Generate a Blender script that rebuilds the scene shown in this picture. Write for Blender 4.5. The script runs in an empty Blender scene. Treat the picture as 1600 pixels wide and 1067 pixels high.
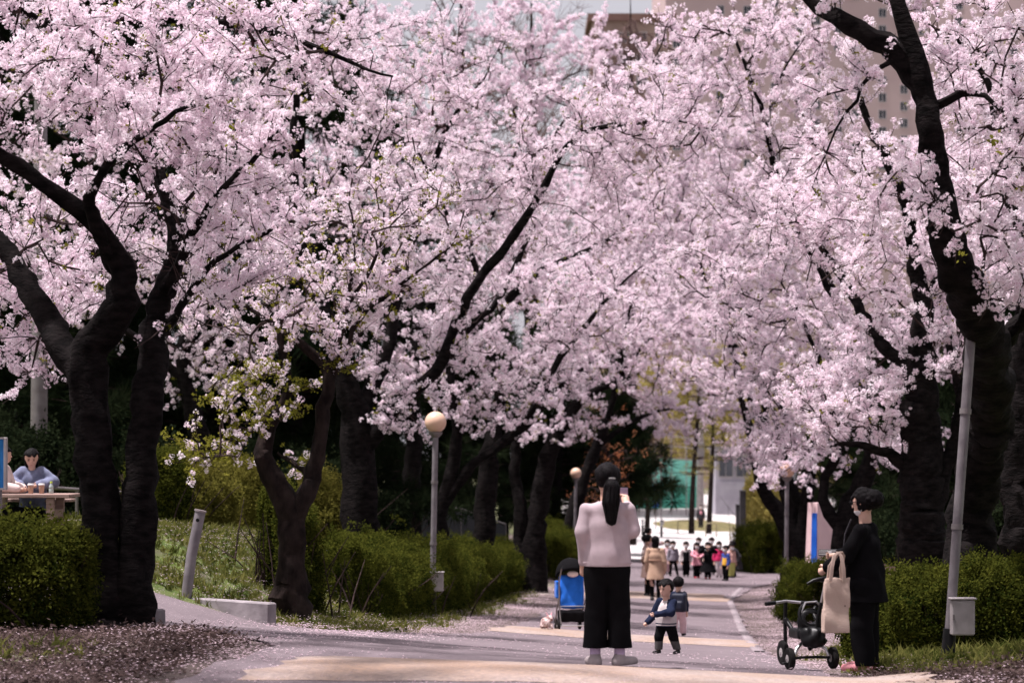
import bpy, math, random
import numpy as np
from mathutils import Vector, Matrix
from mathutils import noise as MN

# ---------------------------------------------------------------- camera, sky, sun, exposure
SC = bpy.context.scene
COL = SC.collection
F = 3778.0                       # focal length in pixels of a 1600 px wide picture (85 mm on 36 mm)
CAMZ = 1.45
cam = bpy.data.cameras.new('camera')
cam.lens = 85.0
cam.sensor_width = 36.0
cam.shift_y = (700 - 533.5) / 1600
cam.clip_start = 0.1
cam.clip_end = 3000
cam.dof.use_dof = True
cam.dof.focus_distance = 25.5
cam.dof.aperture_fstop = 2.5
camo = bpy.data.objects.new('camera', cam)
COL.objects.link(camo)
camo.location = (0, 0, CAMZ)
camo.rotation_euler = (math.radians(90), 0, 0)
SC.camera = camo

SUN = Vector((-0.30, -0.06, 0.94)).normalized()
W = bpy.data.worlds.new('World')
SC.world = W
W.use_nodes = True
nt = W.node_tree
nt.nodes.clear()
sky = nt.nodes.new('ShaderNodeTexSky')
sky.sky_type = 'NISHITA'
sky.sun_disc = False
sky.sun_elevation = math.asin(SUN.z)
sky.sun_rotation = math.atan2(SUN.x, SUN.y)
sky.air_density = 1.0
sky.dust_density = 9.0
sky.ozone_density = 1.0
bg = nt.nodes.new('ShaderNodeBackground')
bg.inputs['Strength'].default_value = 0.09
wo = nt.nodes.new('ShaderNodeOutputWorld')
hz_ = nt.nodes.new('ShaderNodeMix')          # thin white haze over the whole sky
hz_.data_type = 'RGBA'
hz_.inputs['Factor'].default_value = 0.72
hz_.inputs['B'].default_value = (5.0, 4.75, 5.2, 1)
nt.links.new(sky.outputs[0], hz_.inputs['A'])
nt.links.new(hz_.outputs['Result'], bg.inputs['Color'])
nt.links.new(bg.outputs[0], wo.inputs['Surface'])

sl = bpy.data.lights.new('sun', 'SUN')
sl.energy = 5.0
sl.angle = math.radians(3.0)
sl.color = (1.0, 0.93, 0.945)
so = bpy.data.objects.new('sun', sl)
COL.objects.link(so)
so.rotation_euler = (-SUN).to_track_quat('-Z', 'Y').to_euler()

SC.view_settings.view_transform = 'Standard'
SC.view_settings.look = 'None'
SC.view_settings.exposure = 0.8
SC.view_settings.gamma = 1.0
SC.view_settings.use_curve_mapping = False
SC.cycles.use_adaptive_sampling = True
SC.cycles.adaptive_threshold = 0.02
SC.cycles.max_bounces = 6
SC.cycles.diffuse_bounces = 3
SC.cycles.glossy_bounces = 2
SC.cycles.transmission_bounces = 5
SC.cycles.transparent_max_bounces = 4

# ---------------------------------------------------------------- small helpers
rng = np.random.default_rng(7)
random.seed(7)


def at(x, y, d):
    """picture position at a real distance d -> place in the world"""
    return Vector(((x - 800) / F * d, d, CAMZ - (y - 700) / F * d))


ORD = ['first', 'second', 'third', 'fourth', 'fifth', 'sixth', 'seventh', 'eighth', 'ninth', 'tenth', 'eleventh', 'twelfth']


def sstep(t):
    t = np.clip(t, 0, 1)
    return t * t * (3 - 2 * t)


def tag(o, label=None, cat=None, group=None, kind=None):
    if label: o['label'] = label
    if cat: o['category'] = cat
    if group: o['group'] = group
    if kind: o['kind'] = kind
    return o


def empty(name, loc, rz=0.0, label=None, cat=None, group=None):
    o = bpy.data.objects.new(name, None)
    COL.objects.link(o)
    o.location = loc
    o.rotation_euler = (0, 0, rz)
    o.empty_display_size = 0.1
    return tag(o, label, cat, group)


def link(name, me, mats=None, parent=None, smooth=True, loc=None):
    o = bpy.data.objects.new(name, me)
    COL.objects.link(o)
    for m in (mats or []):
        me.materials.append(m)
    if smooth and len(me.polygons):
        me.polygons.foreach_set('use_smooth', [True] * len(me.polygons))
    if parent is not None: o.parent = parent
    if loc is not None: o.location = loc
    return o


class MB:
    """collects verts and faces, built as ONE mesh object"""
    def __init__(s):
        s.v = []; s.f = []; s.m = []; s.mi = 0

    def quads(s, v, f):
        b = len(s.v)
        s.v += [tuple(p) for p in v]
        s.f += [tuple(int(i) + b for i in q) for q in f]
        s.m += [s.mi] * len(f)
        return s

    def box(s, lo, hi, bev=0.0):
        x0, y0, z0 = lo; x1, y1, z1 = hi
        if bev <= 0:
            v = [(x0, y0, z0), (x1, y0, z0), (x1, y1, z0), (x0, y1, z0), (x0, y0, z1), (x1, y0, z1), (x1, y1, z1), (x0, y1, z1)]
            f = [(0, 3, 2, 1), (4, 5, 6, 7), (0, 1, 5, 4), (1, 2, 6, 5), (2, 3, 7, 6), (3, 0, 4, 7)]
            return s.quads(v, f)
        b = bev
        v = []
        for z, i in ((z0, b), (z0 + b, 0), (z1 - b, 0), (z1, b)):
            a0, a1, c0, c1 = x0 + i, x1 - i, y0 + i, y1 - i
            v += [(a0 + b, c0, z), (a1 - b, c0, z), (a1, c0 + b, z), (a1, c1 - b, z), (a1 - b, c1, z), (a0 + b, c1, z), (a0, c1 - b, z), (a0, c0 + b, z)]
        f = [tuple(range(7, -1, -1)), tuple(range(24, 32))]
        for r in range(3):
            for k in range(8):
                f.append((r * 8 + k, r * 8 + (k + 1) % 8, r * 8 + 8 + (k + 1) % 8, r * 8 + 8 + k))
        return s.quads(v, f)

    def tube(s, pts, rad, n=8, cap=True, closed=False, noise=0.0, seed=0):
        pts = [Vector(p) for p in pts]
        if not hasattr(rad, '__len__'): rad = [rad] * len(pts)
        up = None; v = []; f = []
        N = len(pts)
        for i, p in enumerate(pts):
            if closed: t = pts[(i + 1) % N] - pts[i - 1]
            else: t = pts[min(i + 1, N - 1)] - pts[max(i - 1, 0)]
            if t.length < 1e-9: t = Vector((0, 0, 1))
            t.normalize()
            if up is None:
                up = Vector((1, 0, 0)) if abs(t.x) < 0.8 else Vector((0, 1, 0))
            a = up - t * up.dot(t)
            if a.length < 1e-5: a = t.orthogonal()
            a.normalize(); up = a
            b = t.cross(a)
            for k in range(n):
                w = 2 * math.pi * k / n
                r = rad[i]
                if noise:
                    r *= 1 + noise * (math.sin(3 * w + i * 0.7 + seed) * 0.5 + math.sin(5 * w - i * 1.3 + seed * 2) * 0.35 + math.sin(i * 2.1 + w + seed) * 0.3)
                v.append(p + a * (math.cos(w) * r) + b * (math.sin(w) * r))
        for i in range(N if closed else N - 1):
            j = (i + 1) % N
            for k in range(n):
                f.append((i * n + k, i * n + (k + 1) % n, j * n + (k + 1) % n, j * n + k))
        if cap and not closed:
            f.append(tuple(range(n - 1, -1, -1)))
            f.append(tuple((N - 1) * n + k for k in range(n)))
        return s.quads(v, f)

    def lathe(s, prof, n=20, axis='Z', org=(0, 0, 0)):
        v = []; f = []
        for r, h in prof:
            for k in range(n):
                w = 2 * math.pi * k / n
                c, d = math.cos(w) * r, math.sin(w) * r
                p = (c, d, h) if axis == 'Z' else ((h, c, d) if axis == 'X' else (d, h, c))
                v.append((p[0] + org[0], p[1] + org[1], p[2] + org[2]))
        m = len(prof)
        for i in range(m - 1):
            for k in range(n):
                f.append((i * n + k, i * n + (k + 1) % n, (i + 1) * n + (k + 1) % n, (i + 1) * n + k))
        f.append(tuple(range(n - 1, -1, -1)))
        f.append(tuple((m - 1) * n + k for k in range(n)))
        return s.quads(v, f)

    def build(s, name, mats, parent=None, smooth=False, loc=None):
        me = bpy.data.meshes.new(name)
        me.from_pydata(s.v, [], s.f)
        if not isinstance(mats, (list, tuple)): mats = [mats]
        o = link(name, me, mats, parent, smooth, loc)
        if len(mats) > 1: me.polygons.foreach_set('material_index', s.m)
        if smooth:
            try: me.set_sharp_from_angle(angle=math.radians(40))
            except Exception: pass
        return o


def catmull(pts, step):
    """pts rows of any width, resampled about every step metres"""
    P = np.array(pts, float)
    out = []
    n = len(P)
    for i in range(n - 1):
        p0, p1, p2, p3 = P[max(i - 1, 0)], P[i], P[i + 1], P[min(i + 2, n - 1)]
        k = max(1, int(np.linalg.norm((p2 - p1)[:3]) / step))
        for j in range(k):
            t = j / k
            q = 0.5 * ((2 * p1) + (-p0 + p2) * t + (2 * p0 - 5 * p1 + 4 * p2 - p3) * t * t + (-p0 + 3 * p1 - 3 * p2 + p3) * t ** 3)
            if len(q) > 3: q[3:] = p1[3:] + (p2[3:] - p1[3:]) * t
            out.append(q)
    out.append(P[-1])
    return np.array(out)

# ---------------------------------------------------------------- materials


def mat(name, c1, c2=None, scale=6.0, rough=0.75, bump=0.0, spec=0.25, metal=0.0, lo=0.35, hi=0.65, detail=6.0, bscale=None, stretch=None, coord='Object', sheen=0.0):
    m = bpy.data.materials.new(name)
    m.use_nodes = True
    n = m.node_tree.nodes; l = m.node_tree.links
    b = n['Principled BSDF']
    b.inputs['Roughness'].default_value = rough
    b.inputs['Specular IOR Level'].default_value = spec
    b.inputs['Metallic'].default_value = metal
    if sheen:
        b.inputs['Sheen Weight'].default_value = sheen
    if c2 is None:
        c2 = tuple(min(1, c * 1.25 + 0.004) for c in c1)
    tc = n.new('ShaderNodeTexCoord')
    src = tc.outputs[coord]
    if stretch:
        mp = n.new('ShaderNodeMapping'); mp.inputs['Scale'].default_value = stretch
        l.new(src, mp.inputs[0]); src = mp.outputs[0]
    no = n.new('ShaderNodeTexNoise'); no.inputs['Scale'].default_value = scale; no.inputs['Detail'].default_value = detail
    l.new(src, no.inputs['Vector'])
    mr = n.new('ShaderNodeMapRange'); mr.inputs['From Min'].default_value = lo; mr.inputs['From Max'].default_value = hi
    l.new(no.outputs['Fac'], mr.inputs['Value'])
    mx = n.new('ShaderNodeMix'); mx.data_type = 'RGBA'
    mx.inputs['A'].default_value = (*c1, 1); mx.inputs['B'].default_value = (*c2, 1)
    l.new(mr.outputs[0], mx.inputs['Factor'])
    l.new(mx.outputs['Result'], b.inputs['Base Color'])
    if bump:
        nb = n.new('ShaderNodeTexNoise'); nb.inputs['Scale'].default_value = bscale or scale * 3; nb.inputs['Detail'].default_value = 5
        l.new(src, nb.inputs['Vector'])
        bp = n.new('ShaderNodeBump'); bp.inputs['Strength'].default_value = bump; bp.inputs['Distance'].default_value = 0.02
        l.new(nb.outputs['Fac'], bp.inputs['Height']); l.new(bp.outputs[0], b.inputs['Normal'])
    return m


def leafmat(name, c1, c2, trans=0.5, tw=(1, 1, 1), rough=0.6):
    """thin leaf or petal: diffuse plus light coming through, colour varied from sprig to sprig"""
    m = bpy.data.materials.new(name)
    m.use_nodes = True
    n = m.node_tree.nodes; l = m.node_tree.links
    n.clear()
    at_ = n.new('ShaderNodeAttribute'); at_.attribute_name = 'tint'; at_.attribute_type = 'INSTANCER'
    mx = n.new('ShaderNodeMix'); mx.data_type = 'RGBA'
    mx.inputs['A'].default_value = (*c1, 1); mx.inputs['B'].default_value = (*c2, 1)
    l.new(at_.outputs['Fac'], mx.inputs['Factor'])
    d = n.new('ShaderNodeBsdfDiffuse'); d.inputs['Roughness'].default_value = rough
    t = n.new('ShaderNodeBsdfTranslucent')
    l.new(mx.outputs['Result'], d.inputs['Color'])
    mt = n.new('ShaderNodeMix'); mt.data_type = 'RGBA'; mt.blend_type = 'MULTIPLY'; mt.inputs['Factor'].default_value = 1
    mt.inputs['B'].default_value = (*tw, 1)
    l.new(mx.outputs['Result'], mt.inputs['A']); l.new(mt.outputs['Result'], t.inputs['Color'])
    ms = n.new('ShaderNodeMixShader'); ms.inputs[0].default_value = trans
    l.new(d.outputs[0], ms.inputs[1]); l.new(t.outputs[0], ms.inputs[2])
    o = n.new('ShaderNodeOutputMaterial'); l.new(ms.outputs[0], o.inputs[0])
    return m


def speckle(name, base, specks, dens_attr=None, sscale=38.0, rough=0.85, thr=0.3, bump=0.3, extra=None):
    """ground: blotchy base (two colours, noise) strewn with small pale petals; the density follows a layout attribute"""
    m = bpy.data.materials.new(name)
    m.use_nodes = True
    n = m.node_tree.nodes; l = m.node_tree.links
    b = n['Principled BSDF']; b.inputs['Roughness'].default_value = rough; b.inputs['Specular IOR Level'].default_value = 0.2
    tc = n.new('ShaderNodeTexCoord'); P = tc.outputs['Object']

    def noise(s, det=5):
        q = n.new('ShaderNodeTexNoise'); q.inputs['Scale'].default_value = s; q.inputs['Detail'].default_value = det
        l.new(P, q.inputs['Vector']); return q.outputs['Fac']

    def mr(v, a, c, d=0.0, e=1.0):
        q = n.new('ShaderNodeMapRange'); q.inputs['From Min'].default_value = a; q.inputs['From Max'].default_value = c
        q.inputs['To Min'].default_value = d; q.inputs['To Max'].default_value = e
        l.new(v, q.inputs['Value']); return q.outputs[0]

    def mix(f, a, c):
        q = n.new('ShaderNodeMix'); q.data_type = 'RGBA'
        if hasattr(f, 'links'): l.new(f, q.inputs['Factor'])
        else: q.inputs['Factor'].default_value = f
        for s_, k in ((a, 'A'), (c, 'B')):
            if hasattr(s_, 'links'): l.new(s_, q.inputs[k])
            else: q.inputs[k].default_value = (*s_, 1)
        return q.outputs['Result']

    def math_(op, a, c):
        q = n.new('ShaderNodeMath'); q.operation = op
        for s_, k in ((a, 0), (c, 1)):
            if hasattr(s_, 'links'): l.new(s_, q.inputs[k])
            else: q.inputs[k].default_value = s_
        return q.outputs[0]
    c = mix(mr(noise(1.3), 0.35, 0.65), base[0], base[1])
    c = mix(mr(noise(22), 0.35, 0.7, 0, 0.6), c, base[2])
    if extra:
        a = n.new('ShaderNodeAttribute'); a.attribute_name = extra[0]
        g = mix(mr(noise(3.1), 0.35, 0.65), extra[1], extra[2])
        f = math_('MULTIPLY', a.outputs['Fac'], mr(noise(2.2), 0.25, 0.55))
        c = mix(f, c, g)
    vo = n.new('ShaderNodeTexVoronoi'); vo.inputs['Scale'].default_value = sscale
    l.new(P, vo.inputs['Vector'])
    if dens_attr:
        a = n.new('ShaderNodeAttribute'); a.attribute_name = dens_attr
        dens = a.outputs['Fac']
    else:
        dens = 0.5
    big = mr(noise(0.8, 4), 0.3, 0.7, 0.5, 1.3)
    th = math_('MULTIPLY', math_('MULTIPLY', dens, big), thr)
    sp = math_('LESS_THAN', vo.outputs['Distance'], th)
    rn = n.new('ShaderNodeSeparateColor'); l.new(vo.outputs['Color'], rn.inputs[0])
    keep = math_('GREATER_THAN', rn.outputs[0], 0.25)
    sp = math_('MULTIPLY', sp, keep)
    sc = mix(rn.outputs[1], specks[0], specks[1])
    c = mix(sp, c, sc)
    l.new(c, b.inputs['Base Color'])
    bp = n.new('ShaderNodeBump'); bp.inputs['Strength'].default_value = bump; bp.inputs['Distance'].default_value = 0.02
    h = math_('ADD', noise(30), math_('MULTIPLY', sp, 0.4))
    l.new(h, bp.inputs['Height']); l.new(bp.outputs[0], b.inputs['Normal'])
    return m


PETAL = [(0.58, 0.45, 0.5), (0.40, 0.29, 0.33)]
M = {}
M['ground'] = speckle('ground_litter', [(0.042, 0.03, 0.027), (0.08, 0.06, 0.055), (0.12, 0.092, 0.087)], PETAL, 'petal', 26, 0.9, 0.34, 0.5, ('grass', (0.045, 0.075, 0.012), (0.11, 0.14, 0.03)))
M['asphalt'] = speckle('asphalt', [(0.105, 0.083, 0.092), (0.142, 0.114, 0.125), (0.185, 0.15, 0.163)], PETAL, 'petal', 34, 0.85, 0.2, 0.35)
M['concrete'] = mat('concrete', (0.17, 0.15, 0.16), (0.29, 0.26, 0.27), 4, 0.9, 0.3)
M['plaza'] = mat('pale_paving', (0.40, 0.37, 0.37), (0.48, 0.45, 0.44), 1.5, 0.85, 0.1)
M['hump'] = speckle('worn_road_paint', [(0.30, 0.205, 0.15), (0.33, 0.265, 0.235), (0.15, 0.12, 0.12)], PETAL, None, 34, 0.85, 0.3, 0.35)
M['bark'] = mat('cherry_bark', (0.0035, 0.003, 0.003), (0.013, 0.0105, 0.0105), 7, 0.95, 0.9, 0.06, bscale=16, stretch=(1, 1, 2.2))
M['bark2'] = mat('brown_bark', (0.007, 0.005, 0.0048), (0.027, 0.019, 0.017), 7, 0.95, 0.9, 0.06, bscale=16, stretch=(1, 1, 0.6))
M['twig'] = mat('twig_bark', (0.018, 0.012, 0.012), (0.05, 0.032, 0.03), 9, 0.9, 0, 0.1)
M['baretwig'] = mat('bare_twig_bark', (0.1, 0.065, 0.06), (0.17, 0.11, 0.1), 5, 0.9, 0, 0.1)
M['petal'] = leafmat('cherry_petal', (0.945, 0.83, 0.895), (0.97, 0.93, 0.958), 0.42, (1.0, 0.95, 0.985))
M['calyx'] = leafmat('blossom_centre', (0.30, 0.05, 0.11), (0.48, 0.17, 0.24), 0.3)
M['newleaf'] = leafmat('young_leaf', (0.16, 0.165, 0.022), (0.29, 0.275, 0.05), 0.55)
M['fallen'] = leafmat('fallen_petal', (0.50, 0.37, 0.42), (0.72, 0.58, 0.63), 0.25)
M['post'] = mat('dull_grey_steel', (0.13, 0.115, 0.125), (0.21, 0.19, 0.2), 6, 0.6, 0.1, 0.3, 0.2)
M['hedgeleaf'] = leafmat('hedge_leaf', (0.015, 0.025, 0.005), (0.10, 0.108, 0.018), 0.4)
M['dryleaf'] = leafmat('shrub_leaf', (0.12, 0.115, 0.025), (0.22, 0.2, 0.045), 0.4)
M['grass'] = leafmat('grass_blade', (0.045, 0.064, 0.012), (0.22, 0.21, 0.065), 0.4)
M['pine'] = leafmat('dark_needle', (0.008, 0.014, 0.007), (0.022, 0.03, 0.014), 0.2)
M['litter'] = leafmat('dry_litter', (0.035, 0.023, 0.02), (0.15, 0.105, 0.1), 0.2)
M['ochre'] = leafmat('ochre_leaf', (0.30, 0.25, 0.07), (0.42, 0.36, 0.12), 0.5)
M['redleaf'] = leafmat('russet_leaf', (0.42, 0.15, 0.07), (0.55, 0.25, 0.13), 0.5)
M['metal'] = mat('galvanised_steel', (0.2, 0.17, 0.17), (0.29, 0.25, 0.25), 5, 0.5, 0.05, 0.4, 0.4)
M['metald'] = mat('dull_steel', (0.16, 0.14, 0.14), (0.22, 0.2, 0.2), 5, 0.55, 0.05, 0.4, 0.5)
M['boxgrey'] = mat('grey_box_paint', (0.26, 0.235, 0.235), (0.34, 0.31, 0.31), 8, 0.6, 0.03)
M['globe'] = mat('lamp_globe', (0.62, 0.40, 0.29), (0.68, 0.46, 0.34), 3, 0.35, 0, 0.4)
M['black'] = mat('black_plastic', (0.004, 0.004, 0.0045), (0.008, 0.008, 0.009), 8, 0.42, 0, 0.22)
M['rubber'] = mat('black_rubber', (0.008, 0.007, 0.007), (0.014, 0.013, 0.013), 20, 0.85, 0.1, 0.1)
M['chrome'] = mat('silver_metal', (0.6, 0.58, 0.58), (0.7, 0.68, 0.68), 9, 0.3, 0, 0.5, 0.9)
M['greyrim'] = mat('grey_rim', (0.3, 0.27, 0.27), (0.36, 0.33, 0.33), 9, 0.6)
M['wood'] = mat('weathered_wood', (0.22, 0.14, 0.12), (0.33, 0.23, 0.2), 3, 0.8, 0.2, stretch=(1, 9, 9))
M['white'] = mat('white_paint', (0.72, 0.7, 0.7), (0.8, 0.78, 0.78), 5, 0.6)
M['skin'] = mat('skin', (0.52, 0.31, 0.235), (0.6, 0.38, 0.3), 9, 0.55, 0.03, 0.3)
M['hair'] = mat('black_hair', (0.003, 0.0026, 0.003), (0.008, 0.006, 0.007), 60, 0.6, 0.5, 0.08, stretch=(1, 1, 0.12), bscale=90)


def cloth(name, c, k=1.3, bump=0.12, scale=14, rough=0.95):
    return mat(name, c, tuple(min(1, v * k) for v in c), scale, rough, bump, 0.06, bscale=160, sheen=0.1 if max(c) > .1 else 0.0)

# ---------------------------------------------------------------- the lie of the land
_D = np.array([-60, -20, 0, 10, 17.5, 20, 24, 30, 36, 41, 45, 62, 75, 90, 120, 165, 250, 800.])
_Z = np.array([0.6, 0.2, 0.0, -0.05, -0.25, -0.33, -0.62, -1.08, -1.44, -1.70, -1.90, -2.44, -2.64, -2.86, -3.45, -4.2, -5, -6.])
_dd = np.arange(-60, 300, 0.5)
_zz = np.interp(_dd, _D, _Z)
_k = np.exp(-0.5 * (np.arange(-6, 7) / 2.5) ** 2); _k /= _k.sum()
_zz = np.convolve(np.pad(_zz, 6, mode='edge'), _k, 'valid')


def pathx(d):
    return np.interp(d, [-60, 0, 10, 19.5, 38, 63, 75, 100, 165, 300], [-4, -1.2, -.6, 0.3, 1.85, 3.75, 4.8, 7.1, 13, 26])


def pathw(d):
    return np.interp(d, [0, 19.5, 27, 36, 63, 75, 84, 100], [2.5, 2.45, 2.2, 2.0, 2.05, 2.5, 3.0, 3.2])


def gz(x, d):
    x = np.asarray(x, float); d = np.asarray(d, float)
    z = np.interp(d, _dd, _zz)
    dx = x - pathx(d)
    fade = np.interp(d, [50, 75], [1, 0.35])
    left = np.clip(-dx, 0, 3.6); right = np.clip(dx, 0, 2.4)
    z = z + fade * (0.075 * left * sstep((d - 16) / 7) - 0.05 * right)
    z = z + fade * 0.10 * np.clip(dx - 2.5, 0, 5)
    bank = sstep((-dx - 3.4) / 3.4) * sstep((d - 23) / 11) * np.interp(d, [40, 60, 80, 110], [1.45, 1.3, 0.8, 0.4])
    z = z + bank
    hill = np.clip(-dx - 9, 0, 60) * 0.16 * sstep((d - 34) / 25) * np.interp(d, [120, 200], [1, 0])
    z = z + hill
    hillr = np.clip(dx - 9, 0, 60) * 0.09 * sstep((d - 34) / 25) * np.interp(d, [75, 110], [1, 0])
    z = z + hillr
    return z


def G(x, d, up=0.0):
    return Vector((x, d, float(gz(x, d)) + up))


def onground(px, d, up=0.0):
    x = (px - 800) / F * d
    return G(x, d, up)

# ---------------------------------------------------------------- scatter: sprigs of petals, leaves, blades over one part
def make_scatter_group():
    g = bpy.data.node_groups.new('scatter_sprigs', 'GeometryNodeTree')
    g.interface.new_socket('Geometry', in_out='INPUT', socket_type='NodeSocketGeometry')
    g.interface.new_socket('Geometry', in_out='OUTPUT', socket_type='NodeSocketGeometry')
    n = g.nodes; l = g.links
    gi = n.new('NodeGroupInput'); go = n.new('NodeGroupOutput')

    def attr(nm, ty):
        a = n.new('GeometryNodeInputNamedAttribute'); a.data_type = ty; a.inputs['Name'].default_value = nm
        return [s for s in a.outputs if s.name == 'Attribute' and s.enabled][0]
    tid = attr('tid', 'INT')

    def sep(k):
        c = n.new('FunctionNodeCompare'); c.data_type = 'INT'; c.operation = 'EQUAL'
        ii = [s for s in c.inputs if s.enabled and s.type == 'INT']
        l.new(tid, ii[0]); ii[1].default_value = k
        s = n.new('GeometryNodeSeparateGeometry'); s.domain = 'POINT'
        l.new(gi.outputs[0], s.inputs['Geometry']); l.new(c.outputs[0], s.inputs['Selection'])
        return s.outputs[0]
    ji = n.new('GeometryNodeJoinGeometry')
    for k in (4, 3, 2, 1):
        q = n.new('GeometryNodeGeometryToInstance'); l.new(sep(k), q.inputs[0]); l.new(q.outputs[0], ji.inputs[0])
    ip = n.new('GeometryNodeInstanceOnPoints')
    l.new(sep(0), ip.inputs['Points']); l.new(ji.outputs[0], ip.inputs['Instance'])
    ip.inputs['Pick Instance'].default_value = True
    l.new(attr('vi', 'INT'), ip.inputs['Instance Index'])
    er = n.new('FunctionNodeEulerToRotation'); l.new(attr('rot', 'FLOAT_VECTOR'), er.inputs[0]); l.new(er.outputs[0], ip.inputs['Rotation'])
    l.new(attr('scl', 'FLOAT'), ip.inputs['Scale'])
    l.new(ip.outputs[0], go.inputs[0])
    return g


SCATTER = make_scatter_group()


def scatter(name, templ, pts, mats, parent=None, scale=(0.8, 1.25), vi=None, rot=None, tint=None, kind='stuff', scl=None):
    pts = np.asarray(pts, float); N = len(pts)
    tv = []; tf = []; tm = []; tid = []
    b = N
    for k, (v, f, m) in enumerate(templ):
        tv.append(np.asarray(v, float)); tf += [tuple(int(i) + b for i in q) for q in f]; tm += list(m)
        tid += [k + 1] * len(v); b += len(v)
    V = np.concatenate([pts] + tv)
    T = b - N
    me = bpy.data.meshes.new(name)
    me.from_pydata(V.tolist(), [], tf)
    o = link(name, me, mats, parent, smooth=False)
    me.polygons.foreach_set('material_index', tm)
    if rot is None:
        rot = np.stack([rng.uniform(0, 6.283, N), rng.uniform(0, 6.283, N), rng.uniform(0, 6.283, N)], 1)
    if vi is None: vi = rng.integers(0, 4, N)
    if tint is None: tint = rng.uniform(0, 1, N)
    if scl is None: scl = rng.uniform(scale[0], scale[1], N)

    def put(nm, ty, arr, prop):
        a = me.attributes.new(nm, ty, 'POINT'); a.data.foreach_set(prop, np.asarray(arr).ravel())
    put('tid', 'INT', np.concatenate([np.zeros(N, np.int32), np.array(tid, np.int32)]), 'value')
    put('vi', 'INT', np.concatenate([np.asarray(vi, np.int32), np.zeros(T, np.int32)]), 'value')
    put('scl', 'FLOAT', np.concatenate([scl, np.ones(T)]).astype(np.float32), 'value')
    put('tint', 'FLOAT', np.concatenate([tint, np.zeros(T)]).astype(np.float32), 'value')
    put('rot', 'FLOAT_VECTOR', np.concatenate([rot, np.zeros((T, 3))]).astype(np.float32), 'vector')
    md = o.modifiers.new('sprigs', 'NODES'); md.node_group = SCATTER
    if kind: o['kind'] = kind
    return o


def frame_from(nrm):
    nrm = nrm / np.linalg.norm(nrm)
    a = np.cross(nrm, [0.3, 0.8, 0.5]); a /= np.linalg.norm(a)
    return a, np.cross(nrm, a), nrm


def t_blossom(nfl, R, fr):
    v = []; f = []; m = []
    for i in range(nfl):
        u = rng.normal(size=3); u /= np.linalg.norm(u)
        c = u * R * rng.uniform(0.55, 1.05)
        a, b, n = frame_from(u + rng.normal(size=3) * 0.45)
        w0 = rng.uniform(0, 6.28); r = fr * rng.uniform(0.8, 1.15); cup = rng.uniform(0.1, 0.5)
        s = len(v); v.append(c)
        for k in range(5):
            w = w0 + k * 1.2566
            for da, rr, hh in ((-0.52, 0.72, cup * 0.6), (0, 1.0, cup), (0.52, 0.72, cup * 0.6)):
                v.append(c + (a * math.cos(w + da) + b * math.sin(w + da)) * r * rr + n * r * hh)
            f.append((s, s + 1 + 3 * k, s + 2 + 3 * k, s + 3 + 3 * k)); m.append(0)
        s = len(v); q = r * 0.24
        for k in range(4):
            w = w0 + k * 1.5708
            v.append(c + (a * math.cos(w) + b * math.sin(w)) * q + n * r * 0.12)
        f.append((s, s + 1, s + 2, s + 3)); m.append(1)
    return v, f, m


def t_leaves(nl, R, ln, wd, mi=0, up=0.0):
    v = []; f = []; m = []
    for i in range(nl):
        u = rng.normal(size=3); u[2] += up; u /= np.linalg.norm(u)
        c = u * R * rng.uniform(0.2, 1.0)
        a, b, n = frame_from(rng.normal(size=3) + np.array([0, 0, 0.6]))
        d = u * 0.8 + a * 0.6; d /= np.linalg.norm(d)
        s_ = np.cross(d, n); s_ /= np.linalg.norm(s_) + 1e-9
        L = ln * rng.uniform(0.7, 1.2); w = wd * rng.uniform(0.8, 1.2)
        s = len(v)
        v += [c, c + d * L * 0.45 + s_ * w, c + d * L, c + d * L * 0.45 - s_ * w]
        f.append((s, s + 1, s + 2, s + 3)); m.append(mi)
    return v, f, m


def t_tuft(nb, h, sp):
    v = []; f = []; m = []
    for i in range(nb):
        w = rng.uniform(0, 6.28); r = rng.uniform(0, sp); x, y = math.cos(w) * r, math.sin(w) * r
        hh = h * rng.uniform(0.5, 1.1); lx, ly = rng.normal(size=2) * hh * 0.4
        bw = h * 0.055
        s = len(v)
        v += [(x - bw, y, 0), (x + bw, y, 0), (x + bw * 0.8 + lx * 0.4, y + ly * 0.4, hh * 0.6), (x - bw * 0.8 + lx * 0.4, y + ly * 0.4, hh * 0.6), (x + lx, y + ly, hh)]
        f += [(s, s + 1, s + 2, s + 3), (s + 3, s + 2, s + 4)]; m += [0, 0]
    return v, f, m


def t_needles(nn, R, L):
    v = []; f = []; m = []
    for i in range(nn):
        u = rng.normal(size=3); u[2] *= 0.6; u /= np.linalg.norm(u)
        c = u * R * rng.uniform(0, 0.6)
        s_ = np.cross(u, rng.normal(size=3)); s_ /= np.linalg.norm(s_)
        s = len(v); w = L * 0.05
        v += [c - s_ * w, c + s_ * w, c + u * L]
        f.append((s, s + 1, s + 2)); m.append(0)
    return v, f, m


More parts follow.
